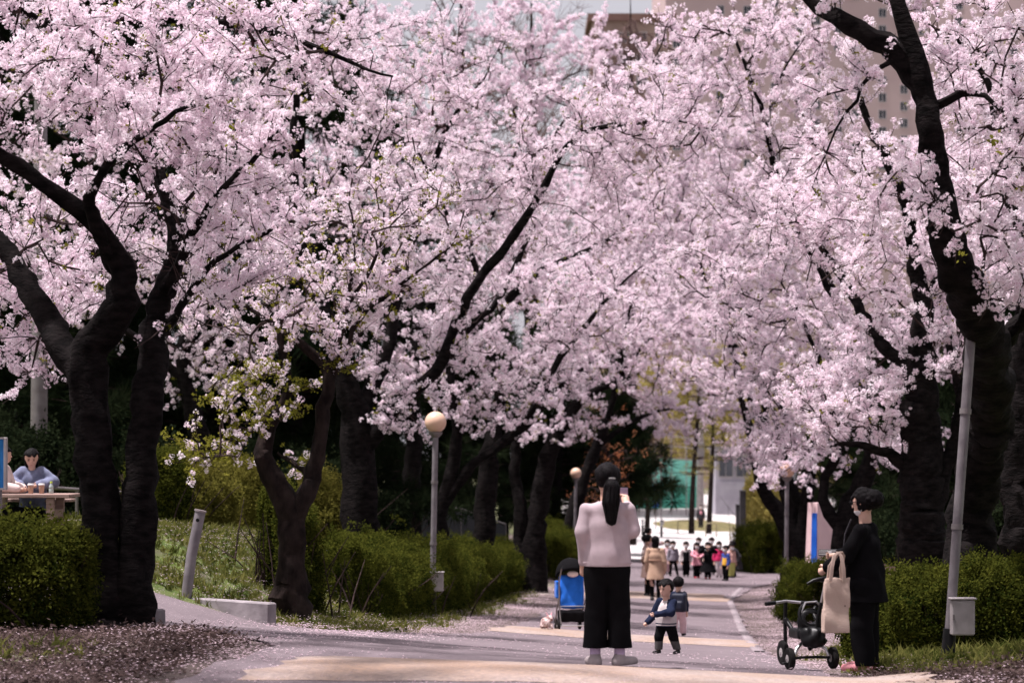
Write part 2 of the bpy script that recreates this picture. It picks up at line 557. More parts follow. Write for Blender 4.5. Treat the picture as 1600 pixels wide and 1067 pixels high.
TB = [t_blossom(15, 0.060, 0.0235), t_blossom(13, 0.054, 0.024), t_blossom(17, 0.066, 0.0235), t_leaves(12, 0.09, 0.06, 0.017, 2)]
TBF = [t_blossom(13, 0.075, 0.034), t_blossom(12, 0.07, 0.034), t_blossom(14, 0.08, 0.033), t_leaves(9, 0.07, 0.06, 0.016, 2)]
TH = [t_leaves(26, 0.085, 0.038, 0.011, 0, 0.3) for _ in range(4)]
TD = [t_leaves(26, 0.11, 0.05, 0.011, 0, 0.6) for _ in range(4)]
TG = [t_tuft(9, 0.09, 0.05), t_tuft(8, 0.12, 0.05), t_tuft(10, 0.07, 0.06), t_leaves(9, 0.05, 0.05, 0.02, 0, 0.6)]
TP = [t_needles(70, 0.22, 0.2) for _ in range(4)]
TL = [t_leaves(10, 0.09, 0.05, 0.016, 0), t_leaves(8, 0.1, 0.045, 0.014, 0), t_leaves(12, 0.1, 0.04, 0.012, 0), t_leaves(9, 0.09, 0.05, 0.014, 0)]


def t_flat(nl):
    v = []; f = []
    for i in range(nl):
        c = np.array([*(rng.normal(size=2) * 0.07), 0.004 + 0.012 * rng.random()]); a = rng.uniform(0, 6.28); L = rng.uniform(.014, .03); w = L * .42; t = rng.normal(size=2) * .25
        d = np.array([math.cos(a), math.sin(a), t[0]]); s_ = np.array([-math.sin(a), math.cos(a), t[1]])
        k = len(v); v += [c - d * L, c + s_ * w, c + d * L, c - s_ * w]; f.append((k, k + 1, k + 2, k + 3))
    return v, f, [0] * nl


TF = [t_flat(9) for _ in range(4)]
# ================================================================ THE SETTING
def sheet(name, P, mats, attrs=None):
    """P: rows x cols x 3"""
    r, c = P.shape[:2]
    idx = np.arange(r * c).reshape(r, c)
    f = np.stack([idx[:-1, :-1], idx[:-1, 1:], idx[1:, 1:], idx[1:, :-1]], -1).reshape(-1, 4)
    me = bpy.data.meshes.new(name)
    me.from_pydata(P.reshape(-1, 3).tolist(), [], f.tolist())
    o = link(name, me, mats)
    for k, a in (attrs or {}).items():
        t = me.attributes.new(k, 'FLOAT', 'POINT'); t.data.foreach_set('value', np.asarray(a, np.float32).ravel())
    return o


def wob(x, y, s=1.0):
    return (np.sin(x * 1.7 * s + y * 0.9 * s) + np.sin(-x * 0.8 * s + y * 1.9 * s + 1.3) + np.sin(x * 3.1 * s + 2.2 - y * 2.7 * s) * 0.6) / 2.6


gx = np.concatenate([np.arange(-400, -30, 30), np.arange(-30, -10, 1.2), np.arange(-10, 10, 0.3), np.arange(10, 32, 0.9), np.arange(32, 420, 30)])
gd = np.concatenate([np.arange(-60, 12, 4), np.arange(12, 50, 0.35), np.arange(50, 120, 0.9), np.arange(120, 320, 8), np.arange(320, 1300, 90)])
GX, GD = np.meshgrid(gx, gd)
DX = GX - pathx(GD)
GZ = gz(GX, GD) + 0.03 * wob(GX, GD, 1.3) * sstep((np.abs(DX) - 3) / 2)
w_ = wob(GX, GD, 0.8)
grass = sstep((-DX - 2.75 + 0.35 * w_) / 0.7) * sstep((GD - 27.5) / 2) * (GD < 70)
grass = np.maximum(grass, sstep((DX - 2.6 + 0.3 * w_) / 0.5) * sstep((GD - 18.5) / 1.5) * (GD < 34) * 0.9)
grass = np.maximum(grass, 0.35 * sstep((-DX - 3.2) / 0.6) * (GD < 23) * sstep((w_ - 0.1) / 0.4))
grass = np.where(GD > 120, 0.6, grass)
petal = np.clip(1.25 - np.abs(np.abs(DX) - 3.0) * 0.28, 0.12, 1.2)
petal = np.where((DX < -2.6) & (GD < 24), 0.55, petal)
petal = petal * np.where(np.abs(DX) > 6, 0.5, 1)
o = sheet('ground', np.stack([GX, GD, GZ], -1), [M['ground']], {'grass': grass, 'petal': petal})
tag(o, kind='structure')

# main path
pd = np.arange(4, 100, 0.3)
u = np.linspace(-1, 1, 25)
PD, PU = np.meshgrid(pd, u, indexing='ij')
wl = np.interp(pd, [0, 19, 24, 27.5, 31, 36, 63, 75, 100], [2.4, 2.45, 2.3, 2.2, 2.05, 1.95, 2.05, 2.6, 3.2])[:, None]
wr = np.interp(pd, [0, 19.5, 36, 63, 70, 76, 84, 100], [2.5, 2.3, 2.0, 2.0, 2.6, 4.2, 4.6, 3.2])[:, None]
ed = 0.10 * wob(PD * 1.9, PU * 3, 1.4) * (np.abs(PU) > 0.95)
PX = pathx(PD) + np.where(PU < 0, PU * wl, PU * wr) + ed
PZ = gz(PX, PD) + 0.03
pet = 0.35 + 0.75 * np.abs(PU) ** 4
path = sheet('path', np.stack([PX, PD, PZ], -1), [M['asphalt']], {'petal': pet})
tag(path, kind='structure')

# side drive joining from the left
fe = catmull([(-14, 29.5, 0), (-6, 28.6, 0), (-3.0, 28.9, 0), (-1.6, 30.5, 0), (-0.6, 33.5, 0), (0.2, 36.5, 0)], 0.3)
ne = catmull([(-14, 24.6, 0), (-6, 23.6, 0), (-3.4, 23.3, 0), (-2.3, 21.3, 0), (-1.6, 19.4, 0), (-1.0, 18.2, 0)], 0.3)
t = np.linspace(0, 1, 70)
fe = np.stack([np.interp(t, np.linspace(0, 1, len(fe)), fe[:, k]) for k in range(2)], 1)
ne = np.stack([np.interp(t, np.linspace(0, 1, len(ne)), ne[:, k]) for k in range(2)], 1)
s_ = np.linspace(0, 1, 16)[None, :, None]
Q = fe[:, None, :] * (1 - s_) + ne[:, None, :] * s_
Q = Q + 0.06 * wob(Q[..., :1] * 2, Q[..., 1:] * 2, 1.5) * ((s_ < 0.01) | (s_ > 0.99))
DRV = np.concatenate([Q, gz(Q[..., 0], Q[..., 1])[..., None] + 0.022], -1)
o = sheet('driveway', DRV, [M['asphalt']], {'petal': np.full(DRV.shape[:2], 0.8)})
tag(o, kind='structure')

# pale paved square past the gate
qx = np.linspace(2.0, 60, 40); qd = np.linspace(93, 330, 60)
QX, QD = np.meshgrid(qx, qd)
o = sheet('paved_square', np.stack([QX + 0.02 * (QD - 93), QD, gz(QX, QD) + 0.045], -1), [M['plaza']])
tag(o, kind='structure')

# pale edging strip on the right of the path
ed = np.arange(33, 70, 0.4)
ex = pathx(ed) + np.interp(ed, [0, 36, 63, 70], [2.3, 1.93, 1.93, 2.3])
E = np.stack([np.stack([ex + k, ed, gz(ex + k, ed) + 0.03 + h], -1) for k, h in ((-0.09, 0.0), (-0.08, 0.015), (0.06, 0.015), (0.07, -0.03))], 1)
M['edging'] = mat('edging_concrete', (0.16, 0.135, 0.145), (0.28, 0.235, 0.25), 3, 0.9, 0.3)
o = sheet('path_edging', E, [M['edging']])
tag(o, kind='structure')


def hump(d0, d1, xl, xr, label, h=0.055):
    n, k = 12, 40
    P = np.zeros((n, k, 3))
    for i in range(n):
        a = i / (n - 1); d = d0 + (d1 - d0) * a
        sl = 0.28 * math.sin(a * math.pi)
        e0 = .07 * math.sin(i * 2.3) + .05 * math.sin(i * 5.1)
        xs = pathx(d) + np.linspace(xl + 0.35 * a + e0, xr - 0.25 * a - e0, k)
        P[i, :, 0] = xs; P[i, :, 1] = d + .05 * wob(xs * 3, xs * 1.7 + d0, 1.3) * (1 if i in (0, n - 1) else .3)
        P[i, :, 2] = gz(xs, d) + 0.034 + h * math.sin(a * math.pi) ** 0.7
    o = sheet('speed_hump', P, [M['hump']])
    return tag(o, label, 'speed hump', 'painted humps across the path')


hump(17.25, 19.45, -2.05, 3.1, 'worn orange and cream painted hump across the path, nearest one at the bottom edge')
hump(35.4, 38.6, -2.0, 1.95, 'worn cream painted hump behind the toddler and the wide black trousers')
hump(61.5, 65.6, -2.0, 1.9, 'cream painted hump farthest down the path by the trench coats')

# ================================================================ TREES
def build_tree(name, label, limbs, crown, ntarget=110, seed=1, dref=40, templ=None, dens=1.0, leaf=0.03, bark='bark', cl_scale=(0.42, 0.88), tw=(0.2, 0.62), cat='cherry tree', group='cherry trees in bloom', blossom=True, twigmat='twig', foot=None, rot_sag=0.0, skip=None):
    """limbs: lists of (px, py, distance, radius); crown: (px, py, distance, rx px, ry px, depth m, weight)"""
    R = np.random.default_rng(seed)
    base = at(*limbs[0][0][:3])
    gzb = float(gz(base.x, base.y))
    root = empty(name, (base.x, base.y, gzb), 0, label, cat, group)
    org = np.array([base.x, base.y, gzb])
    pos = []; par = []; rad = []; fixed = []
    trunk = MB()
    for li, lb in enumerate(limbs):
        pts = []
        for (x, y, d, r) in lb:
            p = at(x, y, d); pts.append((p.x, p.y, p.z, r))
        if li == 0 or (lb[0][3] > 0.19 and abs(pts[0][2] - gzb) < 0.9):   # a stem that reaches the ground: root flare
            p0 = pts[0]; gg = float(gz(p0[0], p0[1]))
            pts = [(p0[0], p0[1], gg - 0.25, p0[3] * 1.5), (p0[0], p0[1], gg + 0.12, p0[3] * 1.2), (p0[0], p0[1], max(gg + 0.5, p0[2]), p0[3])] + pts[1:]
        pts = [(a, b, c, r * (0.86 if r > .1 else .9)) for a, b, c, r in pts]
        npt = len(pts)
        pts = [(a, b, c, r if li == 0 and k < npt * .6 else r * (1 - .45 * (k / (npt - 1)) ** 1.5)) for k, (a, b, c, r) in enumerate(pts)]
        pts[-1] = pts[-1][:3] + (min(pts[-1][3], .014),)
        C = catmull(pts, 0.11 if dref < 40 else 0.22)
        C[:, :3] += R.normal(size=(len(C), 3)) * np.minimum(C[:, 3:4] * 0.10, 0.02)
        ph_ = R.uniform(0, 6.28, 3); kk = np.arange(len(C))[:, None]
        C[:, :3] += np.sin(kk * np.array([[.55, .48, .61]]) * (.5 if dref < 40 else .8) + ph_) * np.where(C[:, 3:4] < .13, .05, .015) * (kk > 4)
        C[:, :3] -= org
        nside = (24 if dref < 40 else 16) if C[0, 3] > 0.15 else 9
        trunk.tube(C[:, :3].tolist(), C[:, 3].tolist(), nside, noise=0.13, seed=seed + li * 3.1)
        b = len(pos)
        for i in range(len(C)):
            pos.append(C[i, :3]); rad.append(C[i, 3]); fixed.append(True)
            par.append(b + i - 1 if i else -1)
    nl = len(pos)
    # twig targets inside the crown
    T = []
    wsum = sum(c[6] for c in crown)
    for (x, y, d, rx, ry, dd, w) in crown:
        n = max(2, int(ntarget * DENS * w / wsum))
        u_ = R.normal(size=(n, 3)); u_ /= np.linalg.norm(u_, axis=1)[:, None]
        u_ *= R.uniform(0.15, 1, (n, 1)) ** 0.45
        for q in u_:
            p = at(x + q[0] * rx, y + q[1] * ry, d); p.y += q[2] * dd
            T.append(np.array([p.x, p.y, p.z]) - org)
    T = np.array(T)
    P = np.array(pos); rr = np.array(rad)
    ok = rr < 0.24
    dist = np.array([np.min(np.linalg.norm(P[ok] - t_, axis=1)) for t_ in T])
    T = T[np.argsort(dist)]
    cap = 12000
    A = np.full((cap, 3), 1e6); A[:len(P)] = P
    A[:len(P)][~ok] = 1e6
    cnt = len(P)
    dirs = np.zeros((cap, 3))
    for i in range(cnt):
        if par[i] >= 0:
            v = np.array(pos[i]) - np.array(pos[par[i]]); dirs[i] = v / (np.linalg.norm(v) + 1e-9)
    chains = []
    for t_ in T:
        dv = t_ - A[:cnt]
        dl = np.linalg.norm(dv, axis=1) + 1e-6
        cosd = (dv * dirs[:cnt]).sum(1) / dl
        k = int(np.argmin(dl * (1.35 - 0.35 * cosd)))
        L = dl[k]
        if L < 0.25 or L > 6.5: continue
        n = max(2, int(L / 0.24))
        d0 = dirs[k] * 0.55 + dv[k] / L * 0.75 + np.array([0, 0, 0.25])
        d0 /= np.linalg.norm(d0) + 1e-9
        p0 = A[k].copy(); p1 = p0 + d0 * L * 0.45
        ch = [k]; prev = k
        for i in range(1, n + 1):
            a = i / n
            q = (1 - a) ** 2 * p0 + 2 * a * (1 - a) * p1 + a * a * t_
            q = q + R.normal(size=3) * 0.035 * min(1, L)
            pos.append(q); par.append(prev); rad.append(0.005); fixed.append(False)
            A[cnt] = q; v = q - A[prev]; dirs[cnt] = v / (np.linalg.norm(v) + 1e-9)
            prev = cnt; ch.append(cnt); cnt += 1
        chains.append(ch)
        if cnt > cap - 80: break
    N = len(pos)
    # pipe model radii
    acc = np.zeros(N)
    rad = np.array(rad)
    for i in range(N - 1, nl - 1, -1):
        r2 = acc[i] if acc[i] > 0 else 0.009 ** 2.3
        rad[i] = r2 ** (1 / 2.3)
        if par[i] >= 0: acc[par[i]] += r2
    rad[nl:] = np.minimum(rad[nl:], 0.085)
    br = MB()
    P = np.array(pos)
    tips = []; tdir = []
    for ch in chains:
        pp = P[ch]; r_ = rad[ch].copy(); r_[0] = min(r_[0], r_[1] * 1.1)
        ns = 7 if r_[1] > 0.03 else (5 if r_[1] > 0.014 else 4)
        br.tube(pp.tolist(), np.maximum(r_, 0.0045).tolist(), ns, cap=False)
    # twigs and blossom places
    pts = []; 
    thin = [i for i in range(N) if (i >= nl and rad[i] < 0.05) or (i < nl and rad[i] < 0.055 and par[i] >= 0)]
    for i in thin:
        if rad[i] < 0.0125 and R.random() < 0.9 * dens:
            for _ in range(2):
                pts.append(P[i] + R.normal(size=3) * 0.035)
        nt_ = R.poisson(2.0 * dens)
        for _ in range(nt_):
            u_ = R.normal(size=3); u_[2] = u_[2] * 0.7 + 0.25
            u_ = u_ / np.linalg.norm(u_) + dirs[i] * 0.7
            u_ /= np.linalg.norm(u_)
            L = R.uniform(*tw); m = 3
            q = [P[i]]
            for j in range(1, m + 1):
                q.append(q[-1] + u_ * L / m)
                u_ = u_ + R.normal(size=3) * 0.22 + np.array([0, 0, -rot_sag]); u_ /= np.linalg.norm(u_)
            br.tube([list(x_) for x_ in q], [0.008, 0.0065, 0.005, 0.003], 3, cap=False)
            q = np.array(q)
            nb = int(L / 0.043)
            for a in R.uniform(0.12, 1, nb):
                k = a * m; k0 = min(int(k), m - 1)
                pts.append(q[k0] + (q[k0 + 1] - q[k0]) * (k - k0) + R.normal(size=3) * 0.03)
    bm_ = M[bark]
    o3 = Vector(org)
    nv = []
    for p in trunk.v:        # cracked, knotty bark
        q = Vector(p) + o3
        e = MN.noise_vector(q * 3.1) * .03 + MN.noise_vector(Vector((q.x * 9, q.y * 9, q.z * 4))) * .02 + MN.noise_vector(Vector((q.x * 26, q.y * 26, q.z * 9))) * .009
        nv.append(tuple(Vector(p) + e * min(1, dref / 30 + .3)))
    trunk.v = nv
    trunk.build('trunk', [bm_], root, True)
    if br.v: br.build('branches', [M[twigmat]], root, True)['kind'] = 'stuff'
    pts = np.array(pts)
    if len(pts): pts[:, 2] += 0.03
    if skip is not None and len(pts): pts = pts[~skip(pts + org, R)]
    if blossom and len(pts):
        lf = leaf(pts + org) if callable(leaf) else leaf
        vi = np.where(R.random(len(pts)) < lf, 3, R.integers(0, 3, len(pts)))
        scatter('crown', templ or TB, pts, [M['petal'], M['calyx'], M['newleaf']], root, cl_scale, vi=vi)
    return root, pts


def dk(L, d):   # give a list of (x, y, r[, dd]) one distance
    return [(p[0], p[1], d + (p[3] if len(p) > 3 else 0), p[2]) for p in L]


TREES = []
DENS = 2.1


def cherry(label, d, limbs, crown, **k):
    k.setdefault('dref', d)
    k.setdefault('templ', TB if d < 58 else TBF)
    L = [dk(l_, d) for l_ in limbs]
    C = [(c[0], c[1], d + c[5], c[2], c[3], c[4], c[6]) for c in crown]
    r, p = build_tree('cherry_tree', label, L, C, **k)
    TREES.append((label, len(p)))
    return r


# crown entries: (px, py, rx, ry, depth radius m, depth offset, weight)
cherry('big dark double-trunked cherry tree in the left foreground beside the front hedge', 23, [
    [(172, 965, .28), (160, 850, .23), (150, 740, .2), (142, 640, .2), (138, 575, .21), (150, 540, .2), (188, 470, .18, -.2), (180, 410, .16, -.3), (150, 355, .14, -.5), (80, 300, .13, -.7), (0, 245, .12, -.9), (-90, 190, .09, -1)],
    [(207, 960, .24), (212, 850, .205), (218, 740, .195), (231, 620, .19), (248, 520, .17, .3), (262, 430, .15, .5), (268, 370, .12, .6), (245, 280, .1, .8), (195, 190, .09, .8), (225, 90, .085, .7), (236, 20, .075, .6), (236, -70, .06, .5)],
    [(132, 590, .2), (70, 500, .15, .4), (20, 420, .13, .8), (-30, 330, .1, 1), (-90, 250, .07, 1)],
    [(238, 25, .05, .6), (330, 38, .06, .4), (440, 62, .05, .1), (540, 86, .035, -.2), (620, 110, .02, -.3)],
    [(236, 28, .06, .6), (150, 38, .06, .2), (112, 52, .065, 0), (60, 20, .06, -.2), (-30, -10, .05, -.5)],
    [(190, 440, .09), (150, 310, .06, -1), (250, 185, .03, -1.6), (310, 150, .02, -1.8)],
    [(255, 460, .08, .4), (330, 330, .04, -.6), (430, 200, .025, -1.2)],
    [(250, 520, .06, .4), (330, 430, .035, -.8), (440, 340, .02, -1.4)],
], [(60, 110, 200, 160, 1.6, -.3, 3), (250, 130, 180, 150, 1.5, .2, 2.6), (60, 400, 140, 150, 1.2, 1.7, 1.7), (310, 340, 130, 150, 1.3, .8, 1.8), (400, 90, 150, 90, 1.2, 0, 1.4), (30, 560, 60, 40, .7, 1, .3)],
    ntarget=135, seed=11, leaf=0.03, dens=.95, skip=lambda p, R_: (p[:, 1] < 23.7) & (800 + p[:, 0] / p[:, 1] * F < 300) & (700 - (p[:, 2] - CAMZ) / p[:, 1] * F > 300) & (R_.random(len(p)) < .85))

cherry('crooked brown forked cherry tree with young yellow-green leaves beside the round bush', 31, [
    [(457, 955, .24), (456, 880, .20), (450, 800, .19), (430, 755, .17), (408, 715, .165), (422, 660, .14), (455, 612, .12), (448, 560, .09), (430, 480, .06)],
    [(456, 815, .18), (480, 770, .14), (502, 710, .125), (508, 640, .12), (510, 590, .11), (475, 550, .09), (432, 510, .075), (380, 470, .05)],
    [(512, 600, .05), (532, 500, .04), (585, 400, .028), (600, 330, .02)],
    [(520, 590, .05), (556, 520, .045), (640, 430, .03), (700, 380, .02)],
    [(510, 600, .04), (545, 440, .03), (555, 390, .02)],
    [(420, 650, .05), (370, 690, .03, -.3), (310, 720, .02, -.5)],
    [(440, 800, .06), (480, 750, .08, .5), (430, 700, .06, .8)],
], [(500, 420, 170, 130, 1.3, 0, 2), (390, 470, 120, 90, 1.2, 0, 1.2), (380, 610, 110, 60, 1.0, -.2, .9), (600, 330, 130, 140, 1.3, .2, 1.2), (340, 690, 70, 45, .8, -.3, .6)],
    ntarget=75, seed=21, leaf=lambda p: np.where(p[:, 2] < 2.6, .7, .2), bark='bark2', dens=.55)

cherry('thick straight cherry trunk behind the hedge carrying the long arching limb over the path', 44, [
    [(566, 850, .42), (563, 760, .37), (556, 690, .35), (552, 640, .3), (530, 560, .22), (490, 430, .17), (465, 290, .13), (458, 120, .1), (450, -20, .07)],
    [(575, 690, .2), (630, 620, .16), (690, 560, .135), (745, 450, .115, -.5), (800, 362, .1, -1), (842, 308, .09, -1.2), (872, 258, .078, -1.4), (905, 214, .066, -1.5), (960, 194, .065, -1.6), (1062, 190, .04, -1.7), (1120, 215, .02, -1.8)],
    [(560, 650, .18), (610, 520, .14, .8), (640, 380, .11, 1.2), (690, 230, .08, 1.6), (760, 110, .05, 2)],
    [(480, 400, .1), (400, 300, .07, .5), (330, 220, .04, 1)],
], [(480, 230, 190, 200, 2.0, .5, 2.2), (680, 240, 190, 190, 2.0, .3, 2.8), (880, 260, 150, 130, 1.6, -1, 1.8), (1000, 190, 140, 85, 1.3, -1.6, 1.9), (640, 500, 170, 110, 1.6, 0, 1.6), (620, 80, 180, 110, 1.8, 1, 1.4), (640, 640, 70, 40, .8, -.6, .3)],
    ntarget=190, seed=31, leaf=0.03)

cherry('slim forked cherry tree just right of the globe lamp post', 52, [
    [(684, 850, .22), (690, 790, .19), (706, 740, .17), (712, 690, .15), (706, 610, .13), (716, 520, .12), (740, 420, .1), (700, 330, .07), (640, 220, .05)],
    [(692, 790, .14), (730, 735, .14), (770, 700, .13), (830, 640, .12), (880, 560, .1), (940, 470, .07), (1000, 420, .04)],
    [(715, 530, .08), (790, 450, .08, .5), (850, 300, .06, .8), (880, 200, .04, 1)],
], [(780, 520, 150, 110, 1.8, 0, 2), (700, 330, 150, 140, 1.8, .3, 1.5), (930, 480, 110, 80, 1.4, 0, 1), (640, 600, 90, 50, 1, -.3, .6), (780, 650, 90, 35, .8, -.3, .5)],
    ntarget=120, seed=41)

cherry('stout cherry tree in front of the dark net fence', 57, [
    [(757, 870, .32), (759, 800, .29), (762, 740, .28), (768, 690, .24), (780, 610, .18), (770, 520, .14), (790, 470, .12)],
    [(768, 700, .18), (820, 665, .16), (880, 600, .12), (930, 560, .08)],
    [(785, 480, .13), (805, 457, .13), (835, 434, .12), (895, 399, .1), (950, 371, .07), (1036, 323, .04)],
    [(775, 540, .1), (720, 440, .08), (680, 330, .06)],
], [(870, 400, 140, 100, 1.8, 0, 2), (980, 340, 100, 70, 1.4, -.3, .8), (720, 440, 110, 110, 1.6, .4, 1), (860, 590, 110, 60, 1.3, 0, .9)],
    ntarget=95, seed=51, templ=TB)

cherry('twin-stemmed cherry tree at the end of the mid hedge leaning over the path', 63, [
    [(832, 875, .40), (838, 820, .33), (846, 760, .3), (862, 700, .26), (890, 645, .2), (920, 614, .16), (962, 588, .12), (1010, 540, .08), (1060, 500, .05)],
    [(815, 870, .25), (812, 790, .2), (802, 715, .17), (822, 640, .14), (868, 560, .11), (900, 470, .08)],
    [(885, 655, .14), (870, 600, .12), (900, 520, .1), (960, 420, .06)],
    [(950, 655, .1), (966, 590, .1), (978, 500, .07), (1000, 430, .04)],
], [(930, 540, 120, 90, 1.8, 0, 1.8), (1020, 500, 90, 80, 1.5, 0, 1.2), (880, 660, 100, 40, 1.1, -.2, .8), (980, 600, 90, 40, 1.2, 0, .7), (870, 430, 110, 80, 1.5, 0, .7)],
    ntarget=110, seed=61, templ=TB)

cherry('slanting cherry tree beyond the second globe lamp on the left', 84, [
    [(884, 850, .35), (905, 770, .28), (935, 690, .22), (960, 620, .17), (985, 540, .12), (1020, 440, .08)],
    [(930, 700, .12), (1000, 650, .1), (1070, 640, .06)],
], [(1010, 480, 130, 110, 2.5, 0, 2), (1040, 650, 75, 40, 1.5, 0, .5), (930, 350, 130, 120, 2.4, 0, 1.6)],
    ntarget=100, seed=71)

cherry('cherry tree deep among the left trunks with its crown above the fence', 70, [
    [(640, 840, .34), (645, 700, .28), (650, 560, .22), (660, 400, .15), (690, 220, .09)],
    [(650, 560, .14), (560, 400, .1), (520, 260, .06)],
    [(655, 500, .14), (760, 350, .1), (820, 200, .06)],
], [(560, 250, 180, 190, 2.6, 0, 1.6), (790, 220, 170, 140, 2.6, 0, 1.8), (880, 120, 110, 75, 1.8, 0, 1.1), (680, 90, 170, 90, 2, 0, 1.0), (820, 40, 110, 60, 1.6, 0, .9), (900, 70, 80, 50, 1.5, 0, .5)],
    ntarget=140, seed=81)

cherry('cherry tree with a curved trunk on the bank behind the crooked tree', 47, [
    [(330, 800, .28), (322, 720, .24), (300, 640, .2), (285, 560, .17), (300, 420, .13), (280, 250, .09), (290, 90, .06)],
    [(295, 600, .13), (200, 520, .1), (100, 440, .07)],
    [(300, 430, .1), (380, 330, .08), (420, 200, .05)],
], [(150, 440, 180, 120, 2, 0, 1.6), (340, 420, 130, 140, 1.8, 0, 1.4), (330, 200, 160, 170, 2, 0, 1.8), (330, 570, 120, 60, 1.4, 0, .8), (80, 250, 150, 150, 2, 0, 1.1)],
    ntarget=130, seed=91, leaf=.06)

# right-hand side
cherry('big black leaning cherry trunk on the right behind the tilted lamp post', 26, [
    [(1514, 885, .33), (1520, 800, .28), (1538, 700, .27, -.6), (1550, 610, .26, -1.8), (1536, 520, .215, -3.6), (1504, 430, .185, -4.8), (1476, 340, .17, -5.2), (1454, 250, .165, -5.2), (1438, 160, .16, -5.2), (1424, 80, .15, -5.2), (1404, -10, .13, -5.2), (1390, -90, .1, -5)],
    [(1440, 130, .12, -5.2), (1400, 78, .13, -5.2), (1350, 40, .12, -5.2), (1290, 5, .11, -5), (1220, -50, .09, -4.6)],
    [(1545, 600, .12, -2), (1570, 520, .11, -3), (1600, 480, .1, -3.4), (1680, 400, .08, -4)],
    [(1455, 170, .05, -5.2), (1500, 145, .04, -5.4), (1560, 160, .03, -5.6), (1610, 200, .02, -5.8)],
    [(1404, 85, .025, -5.2), (1330, 150, .018, -5.4), (1290, 220, .012, -5.5), (1270, 300, .009, -5.6)],
], [(1530, 290, 80, 110, .9, -5, 1.3), (1560, 120, 80, 110, 1.0, -4.6, 1), (1440, 320, 80, 60, .6, -5.6, .7), (1320, 190, 60, 90, .6, -5.2, .45), (1580, 430, 60, 80, .7, -4.6, .6), (1330, -20, 120, 60, .8, -4.8, .3)],
    ntarget=52, seed=101, dens=.75, leaf=.01, tw=(.12, .4))

cherry('dark cherry trunk cut by the right edge of the picture', 29, [
    [(1608, 900, .34), (1600, 800, .3), (1592, 700, .28), (1600, 580, .25), (1620, 440, .2), (1600, 260, .14), (1590, 120, .1)],
    [(1605, 400, .1), (1560, 250, .08), (1540, 120, .05), (1500, 60, .03)],
], [(1560, 180, 90, 170, 1.5, .5, 1.5), (1580, 380, 70, 120, 1.2, .3, 1), (1500, 60, 70, 70, 1, .4, .4)], ntarget=60, seed=111, leaf=.01, dens=.85)

cherry('massive upright cherry trunk behind the woman in black', 37, [
    [(1440, 890, .44), (1440, 800, .40), (1440, 720, .37), (1438, 640, .33), (1436, 570, .27), (1442, 460, .2), (1410, 320, .14), (1350, 160, .09), (1330, 60, .05)],
    [(1462, 790, .16), (1492, 690, .14), (1503, 600, .12), (1540, 500, .08), (1560, 400, .05)],
    [(1425, 740, .12), (1380, 700, .1), (1330, 690, .06), (1290, 700, .03)],
    [(1438, 590, .14), (1370, 520, .12, .4), (1300, 420, .09, .7), (1250, 320, .06, 1)],
    [(1440, 480, .1), (1500, 380, .08), (1540, 260, .05)],
], [(1390, 430, 150, 130, 1.8, .3, 2.2), (1490, 540, 60, 60, 1, -.3, .5), (1330, 620, 110, 70, 1.3, 0, 1.2), (1380, 290, 110, 80, 1.5, .4, 1.0), (1520, 330, 90, 110, 1.5, .6, 1), (1240, 340, 90, 90, 1.3, .8, .8)],
    ntarget=140, seed=121, leaf=.015)

cherry('cherry tree with zigzag forks behind the trike and the woman in black', 46, [
    [(1318, 880, .36), (1320, 830, .31), (1330, 785, .24), (1358, 730, .19), (1360, 670, .16), (1345, 620, .14), (1325, 565, .12), (1310, 460, .09), (1250, 330, .06)],
    [(1308, 820, .16), (1284, 780, .13), (1290, 745, .12), (1312, 700, .11), (1300, 640, .1), (1280, 560, .08), (1220, 440, .06)],
    [(1362, 700, .1), (1400, 640, .08), (1420, 560, .05)],
    [(1310, 480, .08), (1220, 300, .06), (1165, 90, .05), (1130, 30, .03)],
    [(1225, 320, .04), (1200, 200, .04), (1215, 120, .03), (1260, 60, .02)],
], [(1250, 560, 130, 110, 1.8, 0, 2), (1150, 420, 120, 130, 1.8, .3, 1.7), (1190, 190, 130, 105, 1.8, .6, 1.6), (1100, 110, 110, 75, 1.5, .6, 1.1), (1230, 60, 110, 60, 1.6, .6, .9), (1050, 70, 80, 45, 1.3, .6, .5), (1330, 710, 70, 40, .9, -.2, .5), (1250, 690, 90, 40, 1, 0, .6)],
    ntarget=190, seed=131)

cherry('many-stemmed cherry tree right of the path beside the far lamp post', 62, [
    [(1243, 860, .42), (1226, 815, .25), (1190, 755, .19), (1174, 690, .16), (1163, 640, .14), (1150, 560, .11), (1130, 440, .07)],
    [(1238, 850, .22), (1228, 760, .16), (1222, 700, .13), (1195, 600, .1), (1180, 480, .06)],
    [(1250, 850, .24), (1264, 760, .18), (1270, 695, .15), (1300, 610, .11), (1290, 480, .07)],
], [(1140, 560, 110, 110, 2.2, 0, 2), (1220, 480, 120, 130, 2.2, 0, 1.6), (1130, 350, 110, 100, 2, 0, 1.2), (1190, 690, 80, 45, 1.2, 0, .7), (1290, 620, 80, 70, 1.4, 0, .7), (1230, 735, 45, 28, .6, -5.8, .45)],
    ntarget=130, seed=141, templ=TB)

cherry('pale far cherry tree over the bend of the path', 82, [
    [(1262, 850, .36), (1235, 760, .26), (1190, 660, .2), (1140, 540, .15), (1090, 400, .1), (1060, 300, .06)],
    [(1210, 700, .14), (1180, 560, .1), (1200, 380, .06)],
], [(1080, 400, 150, 130, 3, 0, 2), (1180, 340, 140, 130, 3, 0, 1.5), (1140, 620, 70, 80, 1.8, 0, .8), (980, 260, 130, 90, 2.2, 0, 1.2), (1080, 170, 120, 70, 2.2, 0, .9)],
    ntarget=165, seed=151)

